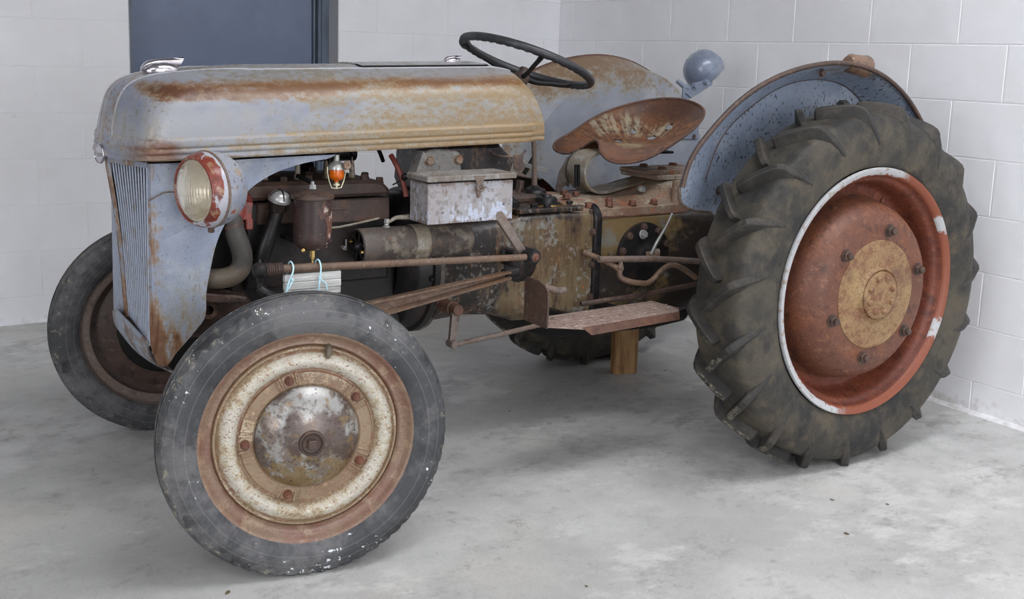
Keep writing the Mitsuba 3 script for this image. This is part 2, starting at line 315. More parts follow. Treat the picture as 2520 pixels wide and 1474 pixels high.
scene['m_filter'] = iron(c8(56, 45, 44), [(c8(76, 56, 51), (14, 14, 8), 0.4, 0.8, 3, 0.8), (c8(46, 41, 41), (10, 10, 5), 0.5, 0.8, 5, 0.8), (c8(120, 84, 72), (30, 30, 16), 0.6, 0.85, 12, 0.7, lambda p: 0.3 * smoothstep(0.15, 0.185, p.x) - 0.15), (c8(172, 156, 148), 46, 0.74, 0.82, 8, 0.85, lambda p: 0.3 * smoothstep(0.15, 0.19, p.x) - 0.2)], 0.36)
scene['m_starter'] = iron(c8(86, 79, 74), [(c8(62, 55, 52), (14, 20, 20), 0.42, 0.75, 2, 0.8), (c8(126, 118, 106), 24, 0.55, 0.85, 5, 0.8), (c8(104, 80, 66), 60, 0.66, 0.85, 8, 0.7)], 0.45)
# mottled grease and rust over the cast gear case, with old grey paint left in patches
def casing_colour(p, n, uv):
    big, drip, fine, tiny = N(p, (8, 8, 5), 1), N(p, (36, 36, 9), 2), N(p, 70, 3, 4), N(p, 260, 4, 2)
    col = mix(c8(98, 84, 63), c8(80, 65, 49), smoothstep(0.3, 0.75, drip))
    col = lay(col, c8(108, 92, 66), 0.5, 0.9, fine, 0.6)
    grey = 0.55 * N(p, (15, 15, 9), 5) + 0.45 * fine + 0.06 * (drip - 0.5)
    col = lay(col, c8(120, 124, 122), 0.54, 0.70, grey, 0.85)
    col = lay(col, c8(112, 78, 52), 0.56, 0.85, 0.6 * drip + 0.4 * fine, 0.75)
    col = lay(col, c8(156, 84, 48), 0.84, 0.96, 0.7 * N(p, (30, 30, 10), 8, 4) + 0.3 * fine, 0.8)
    dark = 0.06 + 0.8 * (big - 0.5) + 0.45 * (drip - 0.5) + 0.3 * (fine - 0.5) + 0.52 * smoothstep(0.88, 0.66, p.x) + 0.5 * smoothstep(0.735, 0.765, p.z) * smoothstep(1.13, 0.98, p.x) + 0.3 * smoothstep(0.48, 0.40, p.z)  # tone also darkens to the front, along the top and at the bottom
    col = lay(col, c8(60, 50, 44), -0.08, 0.36, dark, 0.85)
    col = lay(col, c8(34, 30, 30), 0.08, 0.45, dark, 0.95)
    col = lay(col, c8(104, 76, 52), 0.58, 0.85, 0.7 * N(p, (30, 30, 6), 13, 4) + 0.3 * fine, 0.6)
    col = lay(col, c8(118, 116, 108), 0.62, 0.82, grey + 0.10 * (N(p, 7, 14, 3) - 0.3), 0.65)
    return dr.clip(col * (0.93 + 0.14 * tiny), 0, 1)
scene['m_casing'] = principled(mikit.proc(casing_colour), 0.36, 0.0, 0.38)
def rear_casing_colour(p, n, uv):
    big, fine, mid = N(p, 8, 1), N(p, 70, 2, 4), N(p, 18, 3)
    col = mix(c8(104, 88, 60), c8(102, 104, 98), smoothstep(0.55, 0.8, mid) * 0.8)
    col = lay(col, c8(108, 80, 54), 0.45, 0.85, 0.6 * big + 0.4 * fine, 0.8)
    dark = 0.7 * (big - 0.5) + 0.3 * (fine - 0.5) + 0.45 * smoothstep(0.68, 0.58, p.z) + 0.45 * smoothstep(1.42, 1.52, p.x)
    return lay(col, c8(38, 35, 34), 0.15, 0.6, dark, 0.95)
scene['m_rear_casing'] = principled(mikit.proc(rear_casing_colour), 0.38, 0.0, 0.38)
scene['m_lift'] = iron(c8(126, 108, 92), [(c8(112, 84, 68), 9, 0.4, 0.8, 2, 0.85), (c8(154, 148, 134), 16, 0.55, 0.8, 5, 0.75), (c8(150, 86, 58), 26, 0.76, 0.88, 9, 0.8), (c8(96, 76, 64), 80, 0.62, 0.85, 12, 0.7)], 0.5)
scene['m_spring'] = iron(c8(128, 120, 106), [(c8(112, 94, 74), 13, 0.45, 0.8, 2, 0.8), (c8(152, 150, 144), 30, 0.58, 0.85, 5, 0.7)], 0.42)
scene['m_lid'] = iron(c8(124, 121, 117), [(c8(104, 94, 84), 16, 0.45, 0.8, 2, 0.8), (c8(146, 146, 146), 40, 0.58, 0.85, 5, 0.7), (c8(76, 66, 58), 90, 0.7, 0.9, 8, 0.6)], 0.45)
scene['m_toolbox'] = principled(layered(c8(140, 136, 137), [(c8(154, 156, 163), (12, 12, 8), 0.45, 0.7, 3, 0.7), (c8(170, 178, 194), (34, 34, 20), 0.58, 0.74, 2, 0.85, lambda p: 0.26 * smoothstep(0.87, 0.80, p.z) - 0.14), (c8(118, 112, 108), 70, 0.60, 0.78, 4, 0.7), (c8(66, 58, 56), (80, 80, 50), 0.82, 0.90, 6, 0.85), (c8(106, 86, 74), (60, 60, 20), 0.5, 0.8, 8, 0.85, lambda p: 0.42 * smoothstep(0.885, 0.898, p.z) + 0.32 * smoothstep(0.802, 0.79, p.z) - 0.22)], 0.06), 0.4)
def seat_colour(p, n, uv):
    a = dr.atan2(p.y, p.x - 1.43)
    rad = dr.sqrt(dr.square(p.x - 1.43) + dr.square(p.y))
    big, fine, tiny = N(p, 10, 1), N(p, 70, 2, 4), N(p, 260, 3, 2)
    q = mi.Point3f(a * 13, rad * 5, p.z * 3)
    st = N(q, 1.0, 4, 4)
    col = mix(c8(104, 68, 46), c8(72, 50, 40), smoothstep(0.3, 0.75, big))
    col = lay(col, c8(146, 98, 56), 0.45, 0.9, 0.6 * big + 0.4 * fine, 0.75)
    back = smoothstep(0.10, 0.15, rad) * smoothstep(0.235, 0.19, rad) * smoothstep(-0.05, 0.04, p.y) * smoothstep(1.34, 1.42, p.x)
    cen = smoothstep(0.11, 0.03, rad + 0.05 * (big - 0.5))
    col = lay(col, c8(146, 140, 120), 0.36, 0.95, st + 0.30 * back - 0.25 + 0.5 * (fine - 0.5), 0.8 * back)
    col = lay(col, c8(142, 134, 106), 0.40, 0.8, 0.55 * big + 0.45 * fine + 0.25 * cen - 0.12, 0.85 * cen)
    col = lay(col, c8(66, 45, 38), 0.42, 0.95, 0.75 * smoothstep(0.17, 0.26, rad) + 0.5 * (fine - 0.3) + 0.3 * (st - 0.5), 0.85)
    return dr.clip(col * (0.93 + 0.14 * tiny), 0, 1)
scene['m_seat'] = principled(mikit.proc(seat_colour), 0.4)
scene['m_step'] = iron(c8(134, 116, 107), [(c8(154, 138, 129), 30, 0.45, 0.8, 2, 0.8), (c8(108, 80, 68), 50, 0.60, 0.85, 5, 0.8)], 0.55)
scene['m_step_edge'] = iron(c8(88, 64, 54), [(c8(106, 76, 61), 30, 0.45, 0.8, 2, 0.8), (c8(72, 52, 46), 50, 0.55, 0.85, 5, 0.8)], 0.55)
scene['m_black_iron'] = principled(c8(16, 15, 15), 0.5, 0.0, 0.25)
scene['m_black_paint'] = principled(layered(c8(25, 24, 25), [(c8(44, 37, 34), 40, 0.62, 0.82, 3, 0.8)], 0.08), 0.4, 0.0, 0.35)
scene['m_wheel_grip'] = principled(layered(c8(42, 43, 46), [(c8(56, 57, 60), 16, 0.45, 0.8, 3, 0.8)], 0.04), 0.4, 0.0, 0.5)
scene['m_hose'] = principled(layered(c8(62, 59, 56), [(c8(92, 82, 68), 14, 0.45, 0.85, 3, 0.8, lambda p: 0.3 * smoothstep(0.7, 0.66, p.z) - 0.1)], 0.1), 0.6)
def front_tire_colour(p, n, uv):
    r = dr.sqrt(dr.square(p.x) / 0.967 + dr.square(p.z - 0.34))
    big, fine, tiny = N(p, 7, 1), N(p, 50, 2, 4), N(p, 240, 3, 2)
    col = mix(c8(64, 65, 67), c8(96, 96, 97), smoothstep(0.25, 0.8, 0.7 * big + 0.3 * fine))
    col = lay(col, c8(46, 47, 50), 0.5, 0.95, N(p, 14, 4, 5), 0.7)
    sh = smoothstep(0.316, 0.333, r)
    col = lay(col, c8(136, 130, 112), 0.62, 0.85, 0.6 * fine + 0.4 * N(p, 120, 6, 3), sh * 0.7)
    col = lay(col, c8(28, 29, 31), 0.66, 0.74, N(p, 12, 7, 4) - 0.12 * smoothstep(0.1, 0.4, p.z), smoothstep(0.30, 0.335, r) * 0.6)
    for rr in (0.288, 0.3125): col = lay(col, c8(122, 120, 114), 0.0016, 0.0004, dr.abs(r - rr), 0.35)
    col = lay(col, c8(206, 210, 214), 0.78, 0.83, 0.65 * N(p, 90, 8, 4) + 0.35 * N(p, 7, 9, 3) + 0.10 * smoothstep(0.25, 0.05, p.z) - 0.05 - 0.3 * smoothstep(0.0, 0.3, p.y), 0.9)
    return dr.clip(col * (0.94 + 0.12 * tiny), 0, 1)
scene['m_rubber_front'] = principled(mikit.proc(front_tire_colour), 0.5, 0.0, 0.25)
def rear_tire_colour(p, n, uv):
    big, fine, tiny = N(p, 5, 1), N(p, 40, 2, 4), N(p, 200, 3, 2)
    rad = dr.sqrt(dr.square(p.x - 1.778) + dr.square(p.z - 0.5626))
    col = mix(c8(56, 55, 52), c8(76, 72, 64), smoothstep(0.25, 0.75, big))
    col = lay(col, c8(92, 83, 68), 0.40, 0.95, 0.6 * N(p, 8, 5) + 0.4 * fine, 0.7)
    col = lay(col, c8(40, 41, 43), 0.45, 0.85, N(p, 10, 6), 0.7)
    tip = smoothstep(0.5755, 0.5815, rad)
    col = lay(col, c8(44, 44, 44), 0.35, 0.7, 0.6 * fine + 0.2 + 0.2 * big, tip * 0.7)
    col = lay(col, c8(138, 132, 114), 0.50, 0.85, 0.6 * N(p, 90, 8, 4) + 0.25 * smoothstep(0.6, 0.3, p.z) + 0.12, tip * 0.85)
    return dr.clip(col * (0.92 + 0.16 * tiny), 0, 1)
scene['m_rubber_rear'] = principled(mikit.proc(rear_tire_colour), 0.58, 0.0, 0.2)
def lug_colour(p, n, uv):
    rad = dr.sqrt(dr.square(p.x - 1.778) + dr.square(p.z - 0.5626))
    big, fine = N(p, 9, 5), N(p, 60, 2, 4)
    col = mix(c8(48, 47, 45), c8(70, 66, 60), smoothstep(0.3, 0.8, big))
    tip = smoothstep(0.5745, 0.581, rad)
    col = lay(col, c8(40, 40, 41), 0.4, 0.8, 0.6 * fine + 0.4 * big, 0.5)
    col = lay(col, c8(146, 140, 122), 0.55, 0.95, 0.55 * N(p, 110, 8, 4) + 0.40 * smoothstep(0.75, 0.25, p.z), tip * 0.85)
    return col
scene['m_lug'] = principled(mikit.proc(lug_colour), 0.52, 0.0, 0.25)
scene['m_chin'] = principled(layered(c8(126, 134, 146), [(c8(108, 96, 88), 22, 0.45, 0.75, 3, 0.85), (c8(100, 72, 56), 30, 0.60, 0.82, 7, 0.9), (c8(168, 170, 174), 60, 0.7, 0.9, 9, 0.6)], 0.08), 0.4)
scene['m_chrome'] = {'type': 'roughconductor', 'material': 'Cr', 'alpha': 0.06}
scene['m_steel'] = principled(c8(164, 164, 162), 0.3, 0.55, 0.6)
scene['m_brass'] = {'type': 'roughconductor', 'material': 'none', 'specular_reflectance': {'type': 'rgb', 'value': c8(196, 168, 110)}, 'alpha': 0.25}
scene['m_bail'] = principled(c8(206, 206, 176), 0.3, 0.3)
scene['m_amber'] = principled(c8(190, 88, 8), 0.1, 0.0, 0.6)
scene['m_plate'] = principled(c8(168, 168, 164), 0.28, 0.4, 0.6)
scene['m_tail'] = principled(layered(c8(112, 88, 72), [(c8(84, 66, 56), 30, 0.4, 0.8, 2, 0.8)], 0.08), 0.3)
scene['m_lens'] = {'type': 'dielectric', 'int_ior': 1.5, 'specular_transmittance': {'type': 'rgb', 'value': [1.0, 0.99, 0.96]}}
scene['m_reflector'] = principled(layered(c8(206, 200, 188), [(c8(170, 158, 132), 20, 0.5, 0.85, 3, 0.8)], 0.05), 0.3, 0.3)
scene['m_red'] = principled(layered(c8(120, 56, 48), [(c8(84, 60, 54), 26, 0.42, 0.75, 3, 0.9)], 0.08), 0.45)
def wood_colour(p, n, uv):
    g = N(p, (70, 70, 6), 1, 4)
    col = mix(c8(182, 146, 100), c8(150, 108, 68), smoothstep(0.3, 0.8, g))
    return lay(col, c8(122, 84, 52), 0.7, 0.85, N(p, (20, 20, 9), 4, 4), 0.6)
scene['m_wood'] = principled(mikit.proc(wood_colour), 0.6)
scene['m_plank'] = principled(layered(c8(178, 178, 175), [(c8(140, 138, 134), (8, 40, 140), 0.5, 0.8, 3, 0.7), (c8(206, 208, 206), (6, 30, 90), 0.55, 0.8, 6, 0.8)], 0.05), 0.5)
scene['m_tie'] = principled(c8(176, 214, 224), 0.35)

# painted block, concrete, door
def block_colour(p, n, uv):
    b, f = N(p, 1.7, 1, 4), N(p, 30, 2, 3)
    col = mix(c8(232, 233, 236), c8(226, 226, 228), smoothstep(0.3, 0.8, b))
    col = lay(col, c8(178, 173, 164), 0.55, 1.0, 0.5 * smoothstep(0.14, 0.0, p.z) + 0.5 * (b - 0.3) + 0.5 * (f - 0.3), 0.6)
    return col
def block_bump(p, n, uv): return 0.0007 * fbm(p.x * 55, p.y * 55, p.z * 55, 3) + 0.001 * noise(p.x * 18, p.y * 18, p.z * 18)
scene['m_block'] = bumped(principled(mikit.proc(block_colour), 0.42, 0.0, 0.4), block_bump)
scene['m_mortar'] = principled(c8(226, 226, 228), 0.5)
def floor_colour(p, n, uv):
    q = mi.Point3f(p.x, p.y, 0.0)
    w = N(q, 1.2, 1, 4)
    q2 = mi.Point3f(p.x + 0.15 * w, p.y - 0.12 * w, 0.3)
    b, c, f, t = N(q2, 1.5, 2, 6), N(q, (5, 7, 1), 3, 6, 0.7), N(q, 45, 4, 4), N(q, 220, 5, 2)
    col = mix(c8(168, 168, 165), c8(188, 188, 185), smoothstep(0.2, 0.8, b))
    col = lay(col, c8(142, 142, 141), 0.45, 1.0, 0.65 * c + 0.35 * b, 0.7)
    col = lay(col, c8(206, 206, 203), 0.58, 0.95, N(q, (3, 5, 1), 7, 6, 0.7), 0.6)
    col = lay(col, c8(128, 126, 122), 0.58, 0.95, 0.5 * N(q, (18, 26, 1), 11, 5, 0.7) + 0.5 * N(q, (4, 5, 1), 12, 4), 0.45)
    col = lay(col, c8(194, 188, 174), 0.4, 0.9, N(q, 0.9, 8, 4), 0.5)
    col = lay(col, c8(150, 146, 138), 0.66, 0.9, 0.6 * f + 0.4 * c, 0.55)
    
    return dr.clip(col * (0.95 + 0.1 * t), 0, 1)
def floor_bump(p, n, uv): return 0.001 * fbm(p.x * 12, p.y * 12, 0.5, 3) + 0.0004 * noise(p.x * 120, p.y * 120, 0.0)
scene['m_floor'] = bumped(principled(mikit.proc(floor_colour), 0.5, 0.0, 0.35), floor_bump)
scene['m_door'] = principled(layered(c8(98, 110, 134), [(c8(106, 118, 142), 4, 0.3, 0.8, 3, 0.8)], 0.05, 400), 0.4)
scene['m_door_frame'] = principled(layered(c8(98, 110, 126), [(c8(84, 94, 108), (10, 10, 3), 0.4, 0.8, 3, 0.8)], 0.04), 0.4)
scene['m_shaded_reveal'] = principled(c8(176, 176, 178), 0.5)  # wall paint made greyer for the shade on the door reveal
scene['m_dark_gap'] = principled(c8(40, 48, 60), 0.4)
scene['m_ceiling'] = principled(c8(150, 150, 150), 0.7)
scene['m_unseen_wall'] = principled(c8(140, 140, 142), 0.7)  # for the unseen walls, kept dark to limit bounced light
scene['m_debris'] = principled(c8(96, 84, 62), 0.8)
# ---------------------------------------------------------------- the room (its own frame, turned a little against the tractor)
AZ = -0.01447
RM = np.eye(4); RM[:2, :2] = [[math.cos(AZ), -math.sin(AZ)], [math.sin(AZ), math.cos(AZ)]]
XR, YB, XL, YF, ZC = 2.6219, 2.2327, -4.6, -6.4, 3.3
def room(key, mesh, mat, smooth=False, kind=True, label=None, **more):
    k = add(key, put(mesh, RM), mat, smooth, **more)
    if kind: labels[k] = {'kind': 'structure'}
    if label: labels.setdefault(k, {})['label'] = label
    return k
def box(x0, x1, y0, y1, z0, z1): return rbox(x1 - x0, y1 - y0, z1 - z0, 0.0005, ((x0 + x1) / 2, (y0 + y1) / 2, (z0 + z1) / 2))
def slab(x0, x1, y0, y1, z0, z1):
    m = trimesh.creation.box((x1 - x0, y1 - y0, z1 - z0)); m.apply_translation([(x0 + x1) / 2, (y0 + y1) / 2, (z0 + z1) / 2]); return m
room('floor', slab(XL - 6, XR + .3, YF - 8, YB + .5, -.2, 0), 'm_floor')
room('ceiling', slab(XL - .3, XR + .3, YF - .3, YB + .3, ZC, ZC + .2), 'm_ceiling')  # out of view; its dark grey limits the bounced light
D0, D1, DH = 0.281, 1.296, 2.13          # door opening in the back wall
rec = 0.0012
room('wall_back', join(slab(XL - .2, D0, YB + rec, YB + .2, 0, ZC), slab(D1, XR + .2, YB + rec, YB + .2, 0, ZC), slab(D0, D1, YB + rec, YB + .2, DH, ZC)), 'm_mortar')
room('wall_right', slab(XR + .002, XR + .2, YF - .2, YB + .2, 0, ZC), 'm_mortar')
room('wall_left', join(slab(XL - .2, XL, YF - .2, -5.4, 0, ZC), slab(XL - .2, XL, -2.3, YB + .2, 0, ZC), slab(XL - .2, XL, -5.4, -2.3, 2.75, ZC), slab(XL - .2, XL, -5.4, -2.3, 0, .7)), 'm_unseen_wall')  # unseen wall; its opening is placed to light the right wall
GX0, GX1, GH = -1.2, 1.8, 2.6           # unseen opening behind the camera, placed to let in frontal daylight
room('wall_front', join(slab(XL - .2, GX0, YF - .2, YF, 0, ZC), slab(GX1, XR + .2, YF - .2, YF, 0, ZC), slab(GX0, GX1, YF - .2, YF, GH, ZC)), 'm_unseen_wall')

CZ, CH, BL = 0.1205, 0.2032, 0.4064
def courses(wall, a0, a1, joint, parity, holes, side, gap, ch, top=2.36, key='block'):
    """Running bond between a0 and a1 along the wall; joint is the place of an even course's joint; holes are (from, to, height)."""
    cache = {}
    for r in range(-1, 12):
        z0 = 0.0 if r < 0 else CZ + r * CH; z1 = CZ + (r + 1) * CH
        if z0 > top: break
        off = joint + (BL / 2 if (r % 2) != parity else 0)
        k0 = math.floor((a0 - off) / BL); k1 = math.ceil((a1 - off) / BL)
        for k in range(k0, k1):
            segs = [(max(a0, off + k * BL), min(a1, off + (k + 1) * BL))]
            for h0, h1, hh in holes:
                if z1 - 0.05 < hh:
                    segs = [s for q in segs for s in ((q[0], min(q[1], h0)), (max(q[0], h1), q[1])) if s[1] - s[0] > 0.03]
            for s0, s1 in segs:
                if s1 - s0 < 0.03: continue
                L, H = round(s1 - s0 - gap, 4), round(z1 - z0 - gap * 0.8, 4)
                d = 0.05
                if (L, H) not in cache:
                    m = rbox(L, d, H, ch) if side == 'y' else rbox(d, L, H, ch)
                    cache[L, H] = mikit.ply(m, 'm_block', smooth=False)
                c, zc = (s0 + s1) / 2, (z0 + z1) / 2
                o = [c, YB + d / 2, zc] if side == 'y' else [XR + d / 2, c, zc]
                kk = name(f'{wall}__{key}')
                scene[kk] = {**cache[L, H], 'to_world': T(RM) @ T().translate(o)}
courses('wall_back', -1.75, XR, -0.1236, 0, [(D0, D1, DH)], 'y', 0.004, 0.0009)
courses('wall_right', -1.9, YB, -0.1457, 1, [], 'x', 0.0055, 0.0016)
# the rest of both walls, plain
room('wall_back__upper_wall', join(slab(-1.75, XR, YB, YB + .05, 2.36, ZC), slab(XL, -1.75, YB, YB + .05, 0, ZC)), 'm_block', kind=False)
room('wall_right__upper_wall', join(slab(XR, XR + .05, -1.9, YB, 2.36, ZC), slab(XR, XR + .05, YF, -1.9, 0, ZC)), 'm_block', kind=False)
for nm, m in (('baseboard_back', prism([(YB, 0), (YB, .012), (YB - .004, .012), (YB - .016, .003), (YB - .016, 0)], -1.75, D0, 'x')), ('baseboard_right', prism([(XR, 0), (XR, .014), (XR - .004, .014), (XR - .022, .003), (XR - .022, 0)], -1.9, YB, 'y'))):
    if nm == 'baseboard_right':
        m = prism([(XR, 0), (XR, .014), (XR - .004, .014), (XR - .022, .003), (XR - .022, 0)], -1.9, YB, 'y')
    room(nm, m, 'm_block')
room('baseboard_back', prism([(YB, 0), (YB, .012), (YB - .004, .012), (YB - .016, .003), (YB - .016, 0)], D1, XR, 'x'), 'm_block')
# door: set 15 cm back in its opening
YD = YB + 0.135
labels['door_1'] = {'kind': 'structure'}
room('door_1__leaf', slab(D0 + .03, 1.215, YD + .02, YD + .065, 0.006, DH - .05), 'm_door', kind=False)
room('door_1__frame', join(slab(D0, D0 + .045, YD - .02, YD + .1, 0, DH), slab(1.255, D1, YD - .02, YD + .1, 0, DH), slab(D0, D1, YD - .02, YD + .1, DH - .045, DH)), 'm_door_frame', kind=False)
room('door_1__door_stop', join(slab(1.219, 1.228, YD + .005, YD + .07, 0, DH - .045), slab(1.24, 1.2545, YD - .008, YD + .07, 0, DH - .045)), 'm_door_frame', kind=False)
room('door_1__seal', join(slab(1.2135, 1.221, YD + .03, YD + .07, 0, DH - .045), slab(1.227, 1.241, YD + .02, YD + .07, 0, DH - .045)), 'm_dark_gap', kind=False)  # dark strips in place of the shaded gaps beside the leaf
room('door_1__jamb', join(slab(D1 - .004, D1, YB + .001, YB + .2, 0, DH), slab(D0, D0 + .004, YB + .001, YB + .2, 0, DH)), 'm_shaded_reveal', kind=False)
# ceiling lights out of view, placed to light tractor, floor and right wall
WHERE = ['by the right wall, beside the tractor', 'in front of the tractor nose, leftmost of its row', 'by the right wall, nearest the unseen front opening', 'in the middle of the row near the unseen front opening', 'above the bay beside the tractor engine']
for i, (x, y) in enumerate(((1.75, -1.5), (-2.2, -3.0), (1.5, -4.6), (-0.6, -4.8), (0.6, -1.7))):
    k = name('ceiling_light')
    room(f'{k}__housing', join(slab(x - .64, x + .64, y - .33, y - .31, ZC - .07, ZC), slab(x - .64, x + .64, y + .31, y + .33, ZC - .07, ZC), slab(x - .64, x - .62, y - .33, y + .33, ZC - .07, ZC), slab(x + .62, x + .64, y - .33, y + .33, ZC - .07, ZC)), 'm_ceiling', kind=False)
    kk = name(f'{k}__diffuser')
    scene[kk] = mikit.ply(put(slab(x - .615, x + .615, y - .305, y + .305, ZC - .06, ZC - .05), RM), 'm_ceiling', smooth=False, emitter={'type': 'area', 'radiance': {'type': 'rgb', 'value': [LAMP_POWER * q for q in (0.985, 0.99, 1.03)]}})
    labels[k] = {'label': 'unseen square white ceiling light panel ' + WHERE[i], 'category': 'ceiling light', 'group': 'unseen ceiling lights'}

# ---------------------------------------------------------------- the tractor
TR = 'tractor'
labels[TR] = {'label': 'old weathered blue grey farm tractor with rusty wheels, pan seat and headlamp', 'category': 'tractor'}
def part(path, mesh, mat, smooth=30, label=None): return add(f'{TR}__{path}', mesh, mat, smooth, label)
def bolts(path, spots, normal, r=0.009, h=0.007, mat='m_rust_dark'):
    b = bolt(r, h)
    for p in spots: part(path, put(b, frame(normal, (0.31, 0.12, 0.94), p)), mat, False)

# --- wheels
STEER = 0.1837
def flat_on_floor(m):
    m.vertices[:, 2] = np.maximum(m.vertices[:, 2], 0.001); return m
def front_wheel(i, centre, out):
    w = name(f'{TR}__front_wheel'); w = w[len(TR) + 2:]
    M = frame(out, (0, 0, 1), centre)                       # local z: outwards; local x: up
    labels[f'{TR}__{w}'] = {'label': 'front wheel nearest the camera, cream and rust disc with domed cap' if i == 0 else 'front wheel behind the nose, dark rusty inner side'}
    yc = -0.042
    sec = [(.253, -.040), (.262, -.050), (.280, -.0565), (.300, -.058), (.318, -.054), (.3295, -.0475), (.3345, -.0465), (.3375, -.041), (.3405, -.0385), (.3425, -.030), (.3375, -.0285), (.3375, -.0255), (.3445, -.0245), (.3455, -.0105), (.3395, -.0095), (.3395, -.0065), (.3463, -.0055)]
    sec = sec + [(r, -a) for r, a in sec[::-1]]
    n = 240
    tire = lathe([(r, a + yc) for r, a in sec], n)
    # worn nicks over the shoulders
    v = tire.vertices; r = np.hypot(v[:, 0], v[:, 1]); a = np.arctan2(v[:, 1], v[:, 0]); sh = (r > .328) & (np.abs(v[:, 2] - yc) > .03)
    nick = (np.sin(a * 60) > .72) & sh
    s = np.where(nick, 0.988, 1.0); v[:, :2] *= s[:, None]
    part(f'{w}__tire', flat_on_floor(put(tire, M)), 'm_rubber_front', 35)
    rim = lathe([(.250, -.030), (.2585, -.012), (.2625, -.004), (.2625, .001), (.259, .003), (.254, .0015), (.250, -.003), (.246, -.012), (.240, -.018), (.2325, -.0205), (.2275, -.019), (.2245, -.0225), (.2215, -.029), (.2215, -.062), (.230, -.066), (.246, -.066), (.253, -.073), (.259, -.083), (.2625, -.085), (.259, -.078), (.250, -.066)], 128)
    part(f'{w}__rim', put(rim, M), 'm_front_rim' if i == 0 else 'm_rust_bare', 40)
    disc = lathe([(.2225, -.034), (.2215, -.026), (.2185, -.0215), (.2145, -.0215), (.2115, -.026), (.2085, -.0225), (.202, -.0125), (.192, -.006), (.181, -.006), (.172, -.013), (.1665, -.0225), (.1635, -.028), (.160, -.028), (.1575, -.0235), (.148, -.0225), (.130, -.0225), (.122, -.030), (.06, -.034), (.05, -.045), (.1, -.045), (.16, -.042), (.20, -.03), (.2225, -.040)], 128)
    ribs = []
    angs = [math.radians(d) for d in (-17, 53, 120, 199, 268)]
    sgn = 1
    for th in angs:
        for dth, rr, ww in ((-.125, .147, .010), (.125, .147, .010), (-.20, .145, .006), (.21, .145, .006)):
            t = th + dth
            b = rbox(.030, ww * .8, .007, .0025)
            ribs.append(put(b, frame((0, 0, 1), (math.cos(t), -math.sin(t), 0), (rr * math.cos(t), -rr * math.sin(t), -.0225))))
        b = rbox(.030, .030, .005, .002)
        ribs.append(put(b, frame((0, 0, 1), (math.cos(th), -math.sin(th), 0), (.146 * math.cos(th), -.146 * math.sin(th), -.0235))))
    part(f'{w}__disc', put(join(disc, ribs), M), 'm_front_disc' if i == 0 else 'm_rust_dark', 40)
    drum = lathe([(.02, -.05), (.135, -.05), (.14, -.056), (.14, -.085), (.13, -.092), (.06, -.094), (.05, -.12), (0, -.12)], 64)
    part(f'{w}__drum', put(drum, M), 'm_black_iron', 40)  # made black so the recess inside the wheel reads dark
    for th in angs:
        nut = join(bolt(.0095, .009, .003), cyl((0, 0, .008), (0, 0, .016), .005, 16, .001))
        part(f'{w}__lug_nut', put(nut, M @ frame((0, 0, 1), (math.cos(th + .3), math.sin(th + .3), 0), (.146 * math.cos(th), -.146 * math.sin(th), -.021))), 'm_rust_pink', False)
    cap = lathe([(.1235, -.026), (.1245, -.022), (.1225, -.0175), (.119, -.015), (.112, -.0075), (.100, .003), (.085, .0125), (.068, .0195), (.050, .0245), (.034, .0275), (.031, .028), (.03, .02), (0, .02)], 96)
    part(f'{w}__hub_cap', put(cap, M), 'm_hub_cap', 40)
    gc = join(lathe([(.031, .022), (.031, .031), (.029, .034), (.0255, .0345), (.0235, .031), (.021, .0295), (.015, .0295), (0, .0295)], 48), rbox(.021, .021, .02, .002, (0, 0, .037)))
    part(f'{w}__grease_cap', put(gc, M), 'm_rust_dark', 35)
    t = math.radians(13)
    dirv = vec(math.cos(t), -math.sin(t), 0)
    part(f'{w}__valve_stem', put(tube([dirv * .226 + vec(0, 0, -.03), dirv * .222 + vec(0, 0, -.012), dirv * .214 + vec(0, 0, -.004), dirv * .197 + vec(0, 0, -.002)], [.0045, .008, .008, .004], 12), M), 'm_hose', 40)
    return w
nl = vec(-math.sin(STEER), -math.cos(STEER), 0.009)
front_wheel(0, (-0.001, -0.622, 0.340), unit(nl))
front_wheel(1, (-0.001, 0.634, 0.3403), unit(nl * [-1, -1, 1]))

